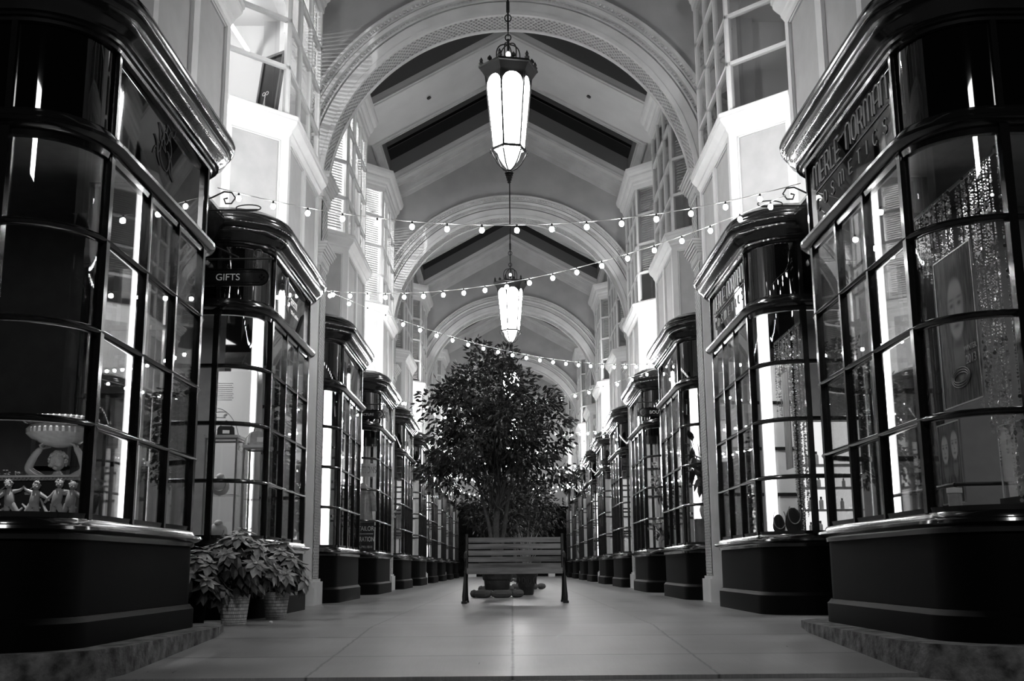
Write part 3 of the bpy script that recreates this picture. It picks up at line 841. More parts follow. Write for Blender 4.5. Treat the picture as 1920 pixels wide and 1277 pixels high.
def board(y, s, word, label, cx=2.97):
    root = empty('hanging_sign', (s*cx, y, 0)); tag(root, label, 'hanging sign')
    hw, hh, z = .42, .085, 3.46
    m = MB()
    def stad(hw, hh, y0, y1, cz, mt, name):
        q = MB(); pts = []
        for a in range(-90, 91, 15): pts.append((hw-hh+hh*cos(R(a)), cz+hh*sin(R(a))))
        for a in range(90, 271, 15): pts.append((-hw+hh+hh*cos(R(a)), cz+hh*sin(R(a))))
        n = len(pts); q.v = [(x, y0, zz) for x, zz in pts]+[(x, y1, zz) for x, zz in pts]
        q.f = [tuple(range(n)), tuple(n+i for i in reversed(range(n)))]+[(i, n+i, n+(i+1) % n, (i+1) % n) for i in range(n)]
        return q.build(name, mt, root)
    stad(hw, hh, -.015, .015, z, 'black', 'board')
    r_ = MB(); pts = []
    for a in range(-90, 91, 15): pts.append((hw-hh+hh*.99*cos(R(a)), -.017, z+hh*.99*sin(R(a))))
    for a in range(90, 271, 15): pts.append((-hw+hh+hh*.99*cos(R(a)), -.017, z+hh*.99*sin(R(a))))
    pts.append(pts[0]); r_.tube(pts, .008, 6, False)
    for dz in (-.055, .055): r_.box((-hw+.09, -.018, z+dz-.003), (hw-.09, -.0155, z+dz+.003))
    for sx in (-1, 1):
        for a in range(4):
            c = Vector((sx*(hw-.07), -.018, z)); e = Vector((cos(R(a*90)), 0, sin(R(a*90))))*.022
            r_.quad(*[tuple(c+e+Vector(p)*1) for p in ((.012, 0, 0), (0, 0, .012), (-.012, 0, 0), (0, 0, -.012))])
    r_.build('rim', 'riser', root)
    text(word, min(.10, .72/len(word)), 'gold', root, mtx((0, -.0165, z), (1, 0, 0), (0, 0, 1), (0, -1, 0)), ext=.001)
    i_ = MB()
    i_.tube([(-.46, 0, z+.20), (.46, 0, z+.20)], .010, 6)
    for x in (-.28, .28): scroll(i_, (x, 0, z+.13), .03, 1.2, 1, R(90), .004); i_.tube([(x, 0, z+.2), (x, 0, z+.08)], .005, 5)
    i_.tube([(s*-.30+.045*cos(t), 0, z+.255+.045*sin(t)) for t in [2*pi*i/16 for i in range(17)]], .006, 5, False)
    i_.tube([(s*.46, 0, z+.2), (s*.46, .0, z+.42), (s*.2, 0, z+.36), (-s*.1, 0, z+.22)], .007, 5)
    i_.build('hanger', 'iron', root)
board(11.15, -1, 'GIFTS', 'black oval-ended hanging sign reading GIFTS', 2.90)
board(21.7, -1, 'ACUPUNCTURE', 'black oval-ended hanging sign reading ACUPUNCTURE, partly hidden by a shopfront', 2.92)
board(21.7, 1, 'BOUTIQUE', 'black oval-ended hanging sign reading BOUTIQUE, partly hidden by a shopfront', 2.92)
board(32.2, 1, 'MASSAGE', 'small distant hanging sign reading MASSAGE', 2.98)

# ------------------------------------------------------------------ fascia lettering
STK = {
 'M': [[(0, 0), (0, .8), (.08, .97), (.2, 1), (.35, .9), (.4, .75), (.4, 0)], [(.4, .75), (.48, .92), (.6, 1), (.74, .95), (.8, .8), (.8, 0)]],
 'N': [[(0, 0), (0, .8), (.08, .95), (.25, 1), (.42, .95), (.5, .8), (.5, 0)]],
 'E': [[(.45, 0), (0, 0), (0, 1), (.45, 1)], [(0, .4), (.4, .4)]],
 'R': [[(0, 0), (0, 1), (.3, 1), (.45, .9), (.45, .55), (.3, .42), (0, .42)], [(.25, .42), (.48, 0)]],
 'L': [[(0, 1), (0, 0), (.42, 0)]],
 'O': [[(.25, 0), (.05, .12), (0, .3), (0, .7), (.05, .88), (.25, 1), (.45, .88), (.5, .7), (.5, .3), (.45, .12), (.25, 0)]],
 'A': [[(0, 0), (0, .75), (.1, .95), (.27, 1), (.45, .95), (.52, .75), (.52, 0)], [(0, .4), (.52, .4)]],
 'C': [[(.5, .85), (.4, .98), (.25, 1), (.08, .9), (0, .7), (0, .3), (.08, .1), (.25, 0), (.4, .02), (.5, .15)]],
 'S': [[(.45, .85), (.35, .98), (.2, 1), (.05, .9), (.03, .72), (.15, .57), (.35, .45), (.46, .3), (.44, .1), (.25, 0), (.1, .02), (0, .15)]],
 'T': [[(0, 1), (.5, 1)], [(.25, 1), (.25, 0)]], 'I': [[(.05, 0), (.05, 1)]],
}
WID = {'M': .8, 'I': .1, 'E': .45, 'R': .48, 'L': .42}
def stroke_text(word, x0, z0, hgt, wid, total, th_, fn, lower=()):
    ws = [WID.get(c, .5) if c != ' ' else .45 for c in word]
    gap = (total-sum(ws)*wid)/(len(word)-1); x = x0; m = MB()
    for c, w_ in zip(word, ws):
        if c != ' ':
            for st in STK[c]:
                m.tube([fn(x+px*wid, z0+pz*hgt) for px, pz in st], th_, 4)
        x += w_*wid+gap
    return m
for (k_, L, y0) in ((0, LA, YA0), (1, LB, YB0)):
    root = shops[1, k_]
    fn = lambda a, z, L=L: (XS+.008, L*.5+1.02-a, z)
    sc = 1.0
    tot = 2.04 if k_ == 0 else 1.96
    fn = lambda a, z, L=L, tot=tot: (XS+.006, L*.5+tot/2-.02-a, z)
    m = stroke_text('MERLE NORMAN', 0, 3.80, .20, .235, tot-.06, .009, fn)
    m.tube([fn(.03, 3.755), fn(tot-.06, 3.755)], .006, 4)
    m2 = stroke_text('COSMETICS', .05, 3.575, .11, .16, tot-.16, .006, fn)
    m.v += []
    m.build('lettering', 'gold', root); m2.build('small_lettering', 'gold', root)
# script lettering on the second left fascia, dim emblem on the first
root = shops[-1, 1]
m = MB()
def LF(a, z): return (-(XS+.006), a, z)
m.tube([LF(.80+.09*cos(t)-.02*sin(t*2), 3.90+.12*sin(t)) for t in [2*pi*i/24 for i in range(22)]], .006, 5)
m.tube([LF(.84, 3.93), LF(.88, 3.75), LF(.86, 3.60), LF(.80, 3.64), LF(.83, 3.74), LF(.92, 3.79)], .006, 5)
m.build('script_initial', 'bright', root)
text('ianesson', .20, 'bright', root, mtx((-(XS+.010), 1.24, 3.80), (0, 1, 0), (0, 0, 1), (1, 0, 0)), sx=.62)
text('Italian Leather', .085, 'gold', root, mtx((-(XS+.010), 1.3, 3.66), (0, 1, 0), (0, 0, 1), (1, 0, 0)), name='small_lettering', sx=1)
root = shops[-1, 0]
m = MB()
for c, r1, r2, ph in (((1.15, 3.78), .13, .19, 0), ((1.05, 3.86), .09, .11, 1), ((1.28, 3.70), .08, .12, 2), ((1.2, 3.95), .06, .07, .5), ((.95, 3.72), .07, .12, 1.4)):
    m.tube([LF(c[0]+r1*cos(t+ph)+.02*sin(3*t), c[1]+r2*sin(t)*.8) for t in [2*pi*i/24 for i in range(25)]], .004, 4)
m.tube([LF(.85+.025*i, 3.66+.04*sin(i*.9)+.018*i) for i in range(22)], .004, 4)
m.build('scroll_emblem', 'mid', root)
text('TAILOR', .30, 'mid', shops[-1, 3], mtx((-(XS+.010), 1.1, 3.78), (0, 1, 0), (0, 0, 1), (1, 0, 0)))

# ------------------------------------------------------------------ bench
def bench():
    root = empty('park_bench', (0.035, 16.85, 0)); tag(root, 'wooden slatted bench with black iron ends, facing us mid-arcade', 'bench')
    for i in range(5):
        z = .50+.096*i
        MB().box((-.70, .30+.028*i, z), (.70, .33+.028*i, z+.076)).build('back_slat', 'wood', root)
    for i in range(5):
        MB().box((-.70, -.17+.092*i, .455+.002*abs(i-2)), (.70, -.09+.092*i, .487)).build('seat_slat', 'wood', root)
    MB().box((-.70, -.185, .42), (.70, -.165, .505)).build('front_rail', 'wood', root)
    for s in (-1, 1):
        m = MB(); x = s*.725
        m.tube([(x, -.12, .47), (x*1.005, -.14, .38), (x*1.01, -.16, .22), (x*1.015, -.17, .10), (x*1.02, -.18, .03)], [.022, .02, .028, .036, .03], 10)
        m.box((x*1.02-.04, -.23, 0), (x*1.02+.04, -.13, .035))
        m.tube([(x, .30, .47), (x, .33, .3), (x, .38, .12), (x, .42, .03)], [.022, .02, .024, .03], 8); m.box((x-.035, .37, 0), (x+.035, .46, .03))
        m.tube([(x, -.16, .455), (x, .1, .44), (x, .31, .455)], .02, 6)
        m.tube([(x, .27, .45), (x, .33, .62), (x, .37, .80), (x, .42, .98), (x, .43, 1.01)], [.022, .02, .02, .02, .024], 8)
        m.tube([(x, .34, .72), (x, .2, .74), (x, 0, .72), (x, -.14, .70), (x, -.19, .65), (x, -.15, .61), (x, -.11, .64)], [.018, .02, .022, .022, .02, .016, .012], 8)
        m.tube([(x, -.13, .68), (x, -.10, .58), (x, -.13, .47)], .015, 6)
        pts = [(x, .08+.07*(1-.6*t)*cos(4*pi*t), .58+.07*(1-.6*t)*sin(4*pi*t)) for t in [i/24 for i in range(25)]]; m.tube(pts, .009, 5)
        m.build('iron_end', 'iron', root, smooth=True)
bench()

# ------------------------------------------------------------------ trees and plants
def leafquad(m, p, d, up_, L, W, droop=.2):
    d = d.normalized(); side_ = d.cross(up_)
    if side_.length < 1e-4: side_ = d.orthogonal()
    side_.normalize(); n = side_.cross(d)
    tip = p+d*L-n*L*droop; a = p+d*L*.25+n*(.05*L); c = p+d*L*.62-n*(droop*L*.3)
    k = len(m.v)
    m.v += [tuple(p), tuple(a+side_*W*.38-n*W*.1), tuple(a+n*W*.04), tuple(a-side_*W*.38-n*W*.1), tuple(c+side_*W*.42-n*W*.12), tuple(c+n*W*.02), tuple(c-side_*W*.42-n*W*.12), tuple(tip)]
    m.f += [(k, k+1, k+2), (k, k+2, k+3), (k+1, k+4, k+5, k+2), (k+2, k+5, k+6, k+3), (k+4, k+7, k+5), (k+5, k+7, k+6)]
def rdir(rnd): 
    v = Vector((rnd.gauss(0, 1), rnd.gauss(0, 1), rnd.gauss(0, 1))); return v.normalized()
def pot(root, r=.30, hgt=.50, z0=.12, name='pot'):
    m = MB().lathe([(r*.62, z0), (r*.66, z0+.02), (r*.70, z0+hgt*.3), (r*.76, z0+hgt*.33), (r*.78, z0+hgt*.38), (r*.86, z0+hgt*.75), (r*.98, z0+hgt*.9), (r*1.08, z0+hgt*.93), (r*1.08, z0+hgt), (r*.98, z0+hgt), (r*.9, z0+hgt*.92), (0, z0+hgt*.9)], n=28)
    m.build(name, 'pot', root, smooth=True)
    q = MB()
    for i in range(10):
        t = 2*pi*i/10
        pts = [((r*.90)*cos(t+da), (r*.90)*sin(t+da), z0+hgt*.62+dz) for da, dz in [(.13*cos(a), .055*sin(a)) for a in [2*pi*j/10 for j in range(11)]]]
        q.tube(pts, .012, 5)
    q.build('swag_relief', 'pot', root)
    MB().lathe([(r*.9, z0+hgt*.93), (0, z0+hgt*.94)], n=16).build('soil', 'soil', root)
def ficus(x, y, label, H=4.55, rx=1.35, zc_=3.15, rz_=1.35, nb=150, nl=34, seed=1, potr=.33, multi=2, sprig=True, cx=0):
    rnd = random.Random(seed)
    root = empty('potted_ficus', (x, y, 0)); tag(root, label, 'potted tree', 'potted ficus trees down the middle')
    pot(root, potr, .52, .13)
    m = MB()
    for i in range(7):
        a0_ = 2*pi*i/7; pts = [(potr*1.25*cos(a0_+t), potr*1.25*sin(a0_+t), .065+.0*t) for t in [.86*j/8 for j in range(9)]]
        m.tube(pts, [.035, .06, .066, .068, .068, .068, .066, .06, .035], 8)
    m.build('sandbag_ring', 'ring', root, smooth=True)
    br = MB(); starts = []
    br.tube([(0, 0, .6), (-.02, .02, 1.2), (.02, 0, 1.8), (0, 0, 2.5)], [.075, .06, .05, .035], 10)
    stems = [(Vector((.02, 0, 1.7)), Vector((0, 0, 1)))]
    if multi > 1:
        br.tube([(.04, .02, .6), (.12, .05, 1.1), (.2, .03, 1.7), (.32, .02, 2.4)], [.04, .035, .03, .02], 8)
        br.tube([(-.05, -.02, .6), (-.13, -.05, 1.2), (-.28, -.03, 1.8), (-.5, .02, 2.6)], [.04, .032, .028, .02], 8)
    ends = []
    for i in range(nb):
        d = rdir(rnd); q = rnd.random()**.4
        p = Vector((d.x*rx*q+cx, d.y*rx*.95*q, zc_+d.z*rz_*q))
        # crown outline: broader low-middle, domed top, ragged skirt
        w = 1-.32*max(0, (p.z-zc_)/rz_)**1.5
        p.x *= w; p.y *= w
        p += rdir(rnd)*.08
        ends.append(p)
    for i in range(9):
        a = rnd.uniform(0, 2*pi); ends.append(Vector((rx*.95*cos(a), rx*.9*sin(a), zc_-rz_*rnd.uniform(.35, .8))))
    if sprig:
        for i in range(7): ends.append(Vector((rnd.uniform(-.45, .4), rnd.uniform(-.2, .2), H+rnd.uniform(-.15, .25))))
    lf = MB()
    for i, e in enumerate(ends):
        base = Vector((rnd.uniform(-.1, .1), rnd.uniform(-.1, .1), min(2.4, max(1.5, e.z-.9-rnd.random()*.4))))
        midp = base.lerp(e, .5)+Vector((0, 0, .12))+rdir(rnd)*.06
        if i % 3 == 0 or e.z > H-.3: br.tube([base, midp, e], [.014, .009, .004], 5)
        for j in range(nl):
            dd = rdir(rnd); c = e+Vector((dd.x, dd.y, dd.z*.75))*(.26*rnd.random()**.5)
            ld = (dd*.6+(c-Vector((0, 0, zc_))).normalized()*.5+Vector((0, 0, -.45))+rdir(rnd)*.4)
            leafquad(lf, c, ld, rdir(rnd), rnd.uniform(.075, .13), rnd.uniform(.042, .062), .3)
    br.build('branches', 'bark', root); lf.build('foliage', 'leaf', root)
    return root
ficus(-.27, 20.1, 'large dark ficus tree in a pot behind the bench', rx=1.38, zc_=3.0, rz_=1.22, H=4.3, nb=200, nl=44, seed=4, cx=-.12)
ficus(.38, 27.2, 'smaller ficus in a pot beyond the large tree, low bushy foliage', H=2.6, rx=.75, zc_=2.0, rz_=.75, nb=60, nl=26, seed=8, multi=1, sprig=False, potr=.28)
ficus(-.35, 24.4, 'bushy low ficus in a pot just behind the large tree', H=2.6, rx=.7, zc_=1.85, rz_=.65, nb=60, nl=26, seed=18, multi=1, sprig=False, potr=.26)
ficus(.1, 41.0, 'distant potted ficus in the middle of the arcade', H=3.6, rx=.9, zc_=2.7, rz_=.9, nb=60, nl=20, seed=11, multi=1, sprig=False, potr=.3)
def spiky(x, y):
    rnd = random.Random(5); root = empty('potted_grass', (x, y, 0)); tag(root, 'spiky pale-leaved plant in a pot behind the bench', 'potted plant')
    pot(root, .2, .42, 0.0)
    m = MB()
    for i in range(46):
        a = rnd.uniform(0, 2*pi); sp = rnd.uniform(.05, .42); hh = rnd.uniform(.7, 1.15); k = len(m.v)
        N = 7
        for j in range(N+1):
            t = j/N; r = .04+sp*t**1.6; z = .40+hh*(t-.28*sp*1.6*t*t*1.4); w = .014*(1-t)+.001
            cx, cy = r*cos(a), r*sin(a); m.v += [(cx-w*sin(a), cy+w*cos(a), z), (cx+w*sin(a), cy-w*cos(a), z)]
        for j in range(N): m.f.append((k+2*j, k+2*j+1, k+2*j+3, k+2*j+2))
    m.build('blades', 'bract', root)
spiky(.26, 21.6)

def poinsettia(x, y, label, R0=.36, hz=.82, seed=1, rb=.125, bm='wicker'):
    rnd = random.Random(seed); root = empty('potted_poinsettia', (x, y, rz(y))); tag(root, label, 'potted plant', 'poinsettias by the left shopfront')
    m = MB().lathe([(rb*.82, 0), (rb*.86, .01), (rb*.9, .06), (rb*.97, .14), (rb*1.04, .22), (rb*1.1, .27), (rb*1.12, .28), (rb*1.02, .28), (rb*.95, .24)], n=28, uv=True)
    m.build('basket' if bm == 'wicker' else 'pot', bm, root, smooth=True)
    MB().lathe([(rb, .25), (0, .26)], n=16).build('soil', 'soil', root)
    st = MB(); gr = MB(); brc = MB()
    heads = []
    for i in range(15):
        a = i*2.4+rnd.random()*.4; q = R0*math.sqrt((i+.5)/15)
        z = hz-.42*(q/R0)**2+rnd.uniform(-.03, .04)
        c = Vector((q*cos(a), q*sin(a), z)); heads.append(c)
        st.tube([(0, 0, .25), tuple(c*.5+Vector((0, 0, .22))), tuple(c)], .006, 5)
        out = (c-Vector((0, 0, hz-.7))).normalized()
        for ringn, (nl, Lf, tilt) in enumerate(((5, .085, .55), (6, .13, .1), (6, .155, -.35))):
            for j in range(nl):
                t = 2*pi*(j+.5*ringn)/nl+rnd.uniform(-.2, .2)
                u = out.orthogonal().normalized(); v = out.cross(u)
                d = (u*cos(t)+v*sin(t))+out*tilt
                leafquad(brc, c+out*(.012-.012*ringn), d, out, Lf*rnd.uniform(.8, 1.15), Lf*.56, .22)
        for j in range(6):
            t = 2*pi*j/6+rnd.random(); u = out.orthogonal().normalized(); v = out.cross(u)
            leafquad(gr, c-out*.1, (u*cos(t)+v*sin(t))-Vector((0, 0, .5)), out, .16, .085, .3)
    for j in range(80):
        a = rnd.uniform(0, 2*pi); q = R0*rnd.uniform(.2, .8); c = Vector((q*cos(a), q*sin(a), rnd.uniform(.34, hz-.18)))
        leafquad(gr, c, Vector((cos(a), sin(a), -.6)), Vector((0, 0, 1)), .15, .08, .3)
    st.build('stems', 'leafd', root); gr.build('green_leaves', 'leafd', root); brc.build('bracts', 'bract', root)
poinsettia(-2.66, 10.98, 'poinsettia in a pale wicker basket, larger and nearer one', .40, .86, 1, .135)
poinsettia(-2.50, 12.15, 'poinsettia in a pale wicker basket, smaller one behind', .34, .78, 2, .125)
poinsettia(-2.98, 10.75, 'poinsettia in a dark pot half hidden behind the larger basket', .30, .70, 3, .11, 'riser')
# kerb-side crumb on the paving
tag(MB().ball((0, 0, .012), .02, 6, 4, (1, .8, .7)).build('pebble', 'white'), 'small pale fallen bit on the paving beside the baskets', 'pebble').location = (-2.35, 11.2, 0)

# ------------------------------------------------------------------ far end of the arcade
struct(MB().box((-14, 74, 0), (14, 75, 12)).build('wall_far_building', 'mid'))
rnd = random.Random(2); hm = MB()
for i in range(3500):
    p = Vector((rnd.uniform(-5, 5), rnd.uniform(64, 66.5), rnd.uniform(.1, 4.2)))
    leafquad(hm, p, rdir(rnd), rdir(rnd), .22, .12, .2)
hm.box((-5, 64.6, 0), (5, 66.2, 3.9))
tag(hm.build('hedge', 'hedge'), 'tall dark hedge closing the view beyond the arcade end', 'hedge')
for i, (x, w_) in enumerate(((-2.15, .42), (2.05, .35))):
    m = MB().box((x-w_/2, 60.2, 0), (x+w_/2, 60.6, .38)).box((x-w_/2-.03, 60.17, .38), (x+w_/2+.03, 60.63, .45))
    tag(m.build('planter_block', 'white'), 'low white block at the far %s end of the arcade' % ('left' if i == 0 else 'right'), 'planter')


# ------------------------------------------------------------------ things inside the windows
def skin(name, joints, edges, mat, parent, sub=2, loc=(0, 0, 0), root_i=0):
    me = bpy.data.meshes.new(name); me.from_pydata([j[:3] for j in joints], edges, [])
    o = bpy.data.objects.new('tmp', me); col.objects.link(o)
    sk_ = o.modifiers.new('s', 'SKIN'); 
    if not me.skin_vertices: me.skin_vertices.new() if hasattr(me.skin_vertices, 'new') else None
    if me.skin_vertices:
        for i, j in enumerate(joints):
            r = j[3]; me.skin_vertices[0].data[i].radius = (r, r) if not isinstance(r, tuple) else r
        me.skin_vertices[0].data[root_i].use_root = True
    sb = o.modifiers.new('b', 'SUBSURF'); sb.levels = sub; sb.render_levels = sub
    bpy.context.view_layer.update()
    m2 = bpy.data.meshes.new_from_object(o.evaluated_get(bpy.context.evaluated_depsgraph_get()))
    bpy.data.objects.remove(o); bpy.data.meshes.remove(me)
    m2.materials.clear(); m2.materials.append(M[mat])
    m2.polygons.foreach_set('use_smooth', [True]*len(m2.polygons))
    q = bpy.data.objects.new(name, m2); col.objects.link(q)
    if parent: q.parent = parent
    q.location = loc; return q
def tubefig(name, limbs, balls, mat, parent):
    m = MB()
    for pts, rs in limbs: m.tube(pts, rs, 14)
    for c, r, sc in balls: m.ball(c, r, 12, 8, sc)
    return m.build(name, mat, parent, smooth=True)

# basin held up by a child statue (left, nearest window)
st = empty('basin_statue', (-3.15, 7.80, .80)); st.scale = (1.02,)*3; tag(st, 'glazed stone statue of a child holding a wide basin on its head', 'statue')
J = [(0, 0, .0, .075), (0, 0, .12, .07), (0, -.01, .24, .08), (0, -.01, .32, .065), (0, -.01, .365, .03), (0, -.015, .40, .028),
     (-.085, -.01, .325, .036), (-.20, -.03, .40, .036), (-.16, -.03, .49, .026), (-.115, -.02, .55, .02),
     (.085, -.01, .325, .036), (.20, -.03, .39, .036), (.16, -.03, .49, .026), (.115, -.02, .55, .02)]
skin('figure', J, [(0, 1), (1, 2), (2, 3), (3, 4), (4, 5), (3, 6), (6, 7), (7, 8), (8, 9), (3, 10), (10, 11), (11, 12), (12, 13)], 'glaze', st)
HZ = .452
m = MB().ball((0, -.02, HZ), .054, 24, 18, (.92, .95, 1.1))
m.ball((0, -.074, HZ-.008), .008, 10, 8, (1, .9, 1.3)).ball((-.024, -.046, HZ-.02), .02, 14, 10).ball((.024, -.046, HZ-.02), .02, 14, 10).ball((0, -.052, HZ-.042), .018, 12, 9).ball((0, -.071, HZ-.030), .010, 10, 6, (1.4, .5, .3)).ball((0, -.069, HZ-.036), .009, 10, 6, (1.2, .5, .3))
m.ball((-.02, -.064, HZ+.010), .009, 10, 6, (1.2, .5, .7)).ball((.02, -.064, HZ+.010), .009, 10, 6, (1.2, .5, .7)).ball((-.021, -.064, HZ+.022), .010, 10, 6, (1.5, .5, .25)).ball((.021, -.064, HZ+.022), .010, 10, 6, (1.5, .5, .25))
m.ball((-.052, -.02, HZ-.005), .012, 8, 6, (.5, 1, 1.4)).ball((.052, -.02, HZ-.005), .012, 8, 6, (.5, 1, 1.4))
m.build('head', 'glaze', st, smooth=True)
rnd = random.Random(3); hr = MB()
for i in range(170):
    d = rdir(rnd)
    if d.y < -.35 and d.z < .5 or d.z < -.55: continue
    hr.ball((d.x*.058, -.012+d.y*.056, HZ+.008+d.z*.062), rnd.uniform(.009, .014), 8, 6)
hr.build('curly_hair', 'glaze', st, smooth=True)
gr_ = MB()
for i in range(30): gr_.ball((rnd.uniform(-.08, .06), -.085+rnd.uniform(-.01, .01), .26+rnd.uniform(-.04, .08)), rnd.uniform(.010, .02), 10, 8)
gr_.build('fruit_garland', 'glaze', st, smooth=True)
m = MB()
for s_ in (-1, 1):
    for i in range(5):
        a = -.5+i*.25; m.tube([(s_*.115, -.02, .545), (s_*(.105-.02*a), -.05+.03*i, .565), (s_*(.085), -.06+.03*i, .58)], [.011, .009, .006], 8)
m.build('fingers', 'glaze', st, smooth=True)
m = MB().lathe([(.03, .55), (.07, .56), (.14, .585), (.15, .595), (.19, .61), (.222, .64), (.225, .67), (.20, .695), (.20, .705), (.225, .72), (.235, .735), (.235, .75), (.21, .755), (.18, .72), (.0, .66)], n=40)
m.build('basin', 'glaze', st, smooth=True)
m = MB()
for i in range(40):
    t = 2*pi*i/40; m.ball((.236*cos(t), .236*sin(t), .735), .0155, 6, 5, (.8, .8, 1.3))
m.build('egg_rim', 'glaze', st, smooth=True)
# trough with cherub frieze
tr = empty('relief_trough', (-3.36, 7.30, .82)); tag(tr, 'stone trough with a frieze of dancing cherubs behind the curved glass', 'trough')
MB().box((-.45, 0, 0), (.49, .26, .27)).build('trough_body', 'dark', tr); tr.scale = (1.1, 1, 1.12)
MB().box((-.47, -.02, 0), (.51, .28, .03)).box((-.47, -.025, .262), (.51, .28, .275)).box((-.46, -.012, .245), (.50, .27, .262)).build('rim', 'glaze', tr)
m = MB()
for i in range(44): m.box((-.455+.022*i, -.02, .25), (-.443+.022*i, -.01, .26))
m.build('dentil_rim', 'glaze', tr)
poses = [(-.35, .6, .2, .5), (-.20, -.9, .4, .1), (-.05, .3, -.6, .4), (.11, -.4, .5, -.2), (.25, .7, -.3, .2), (.38, -.5, .3, .3), (.46, .2, -.4, .3)]
for i, (x, la, ra, lean) in enumerate(poses):
    b0 = Vector((x, -.012, .02)); sc = .95+.05*(i % 2)
    def q(dx, dz, dy=0): return b0+Vector((dx*sc, dy, dz*sc))
    hx = lean*.06
    limbs = [([q(0, .075), q(hx*.2, .10), q(hx*.5, .135), q(hx*.7, .165), q(hx*.9, .18)], [.024, .031, .029, .024, .012]),
             ([q(-.012, .09), q(-.024-.02*la, .05), q(-.026-.035*la, .025), q(-.03-.04*la, .0)], [.021, .018, .013, .009]),
             ([q(.012, .09), q(.028+.02*ra, .05), q(.026+.04*ra, .025), q(.025+.05*ra, .0)], [.021, .018, .013, .009]),
             ([q(hx*.7-.018, .16), q(hx-.045, .15+.03*la), q(hx-.065, .145+.05*la), q(hx-.085, .14+.09*la)], [.014, .012, .010, .007]),
             ([q(hx*.7+.018, .16), q(hx+.045, .15+.03*ra), q(hx+.065, .145+.05*ra), q(hx+.085, .14+.09*ra)], [.014, .012, .010, .007])]
    c = q(hx, .203, -.008)
    cur = [(tuple(c), .024, (1, 1, 1.08))]
    for k2 in range(26):
        d = rdir(rnd)
        if d.z < -.1 or (d.y < -.5 and d.z < .5): continue
        cur.append((tuple(c+d*.022+Vector((0, 0, .004))), .0075, (1, 1, 1)))
    cur += [(tuple(c+Vector((0, -.023, -.004))), .005, (1, 1, 1)), (tuple(c+Vector((-.009, -.0155, -.009))), .0085, (1, 1, 1)), (tuple(c+Vector((.009, -.0155, -.009))), .0085, (1, 1, 1))]
    o = tubefig('cherub', limbs, cur, 'glaze', tr)
m = MB()
for i in range(9):
    x = -.4+i*.105; m.tube([(x-.05, -.006, .12+.03*sin(i)), (x, -.015, .05+.02*cos(i*2)), (x+.06, -.006, .09)], [.006, .014, .006], 6)
for i in range(5):
    x = -.32+i*.17; 
    for j in range(4): m.tube([(x, 0, .17), (x+.05+.012*j, -.006, .21-.015*j)], [.008, .003], 5)
m.build('drapery_and_wings', 'glaze', tr, smooth=True)
# small flowers behind the trough
fl = empty('flower_bed', (-3.55, 7.86, .82)); tag(fl, 'low clump of small flowers behind the cherub trough', 'flowers')
fm = MB(); fl2 = MB(); rnd = random.Random(9)
for i in range(260):
    p = Vector((rnd.uniform(-.3, .2), rnd.uniform(-.06, .14), rnd.uniform(.12, .37)))
    leafquad(fm, p, rdir(rnd), Vector((0, 0, 1)), .05, .03)
for i in range(70):
    p = Vector((rnd.uniform(-.3, .2), rnd.uniform(-.08, .12), rnd.uniform(.24, .40)))
    for j in range(5): leafquad(fl2, p, Vector((cos(j*1.257), sin(j*1.257), .3)), Vector((0, 0, 1)), .02, .018)
fm.box((-.3, -.05, 0), (.22, .15, .16)); fm.build('leaves', 'leafd', fl); fl2.build('petals', 'bract', fl)
# picture frames on the back wall of that shop
for i, (y, z) in enumerate(((10.9, 1.75), (10.9, 1.25))):
    fx = -4.5
    m = MB()
    for a, b_ in (((-.2, -.27), (.2, -.23)), ((-.2, .23), (.2, .27)), ((-.2, -.23), (-.16, .23)), ((.16, -.23), (.2, .23))): m.box((fx+a[0], y+.03, z+a[1]), (fx+b_[0], y+.07, z+b_[1]))
    root = empty('framed_picture'); tag(root, 'small dark framed picture inside the nearest left shop, %s one' % ('upper' if i == 0 else 'lower'), 'picture')
    m.build('frame', 'steel', root); MB().box((fx-.16, y+.05, z-.23), (fx+.16, y+.06, z+.23)).build('print', 'mid', root)

# beads, rods and posters (right windows)
def beads(x, y0, y1, z, label, vis, seed):
    rnd = random.Random(seed)
    rod = MB().tube([(x, y0-.06, z), (x, y1, z)], .012, 8).ball((x, y0-.08, z), .03, 10, 8)
    o = rod.build('hanging_rod', 'white', None, smooth=True)
    tag(o, label[0], 'rod')
    m = MB(); y = y0
    while y < y1:
        t = (y-y0)/(y1-y0); ln = vis(t)*rnd.uniform(.8, 1.05); yy = y; xx = x+rnd.uniform(-.04, .04)
        q = z-.02
        while q > z-ln:
            r = rnd.choice((.006, .006, .009, .014))
            if r > .01:
                k = len(m.v); a = rnd.uniform(0, pi); c, s_ = cos(a), sin(a)
                N = 6
                for sgn in (-.0015, .0015):
                    for i in range(N): m.v.append((xx+r*cos(2*pi*i/N)*c-sgn*s_, yy+r*cos(2*pi*i/N)*s_+sgn*c, q+r*sin(2*pi*i/N)))
                m.f += [tuple(k+i for i in range(N)), tuple(k+N+i for i in reversed(range(N)))]+[(k+i, k+N+i, k+N+(i+1) % N, k+(i+1) % N) for i in range(N)]
            else: m.ball((xx, yy, q), r, 5, 3)
            q -= 2*r+rnd.uniform(.002, .014)
        y += rnd.uniform(.018, .034)
    o = m.build('bead_curtain', 'beadm'); tag(o, label[1], 'bead curtain', kind='stuff')
M['beadm'] = pbr('mirror_beads', .75, .12, .5, metal=.6)
beads(3.25, 7.12, 8.75, 3.22, ('white rod holding the large bead curtain in the nearest right window', 'glittering mirror bead curtain in the nearest right shop window'), lambda t: 2.3*max(.16, 1-t*.95) if t < .42 else .95*(1.12-t)+.25, 1)
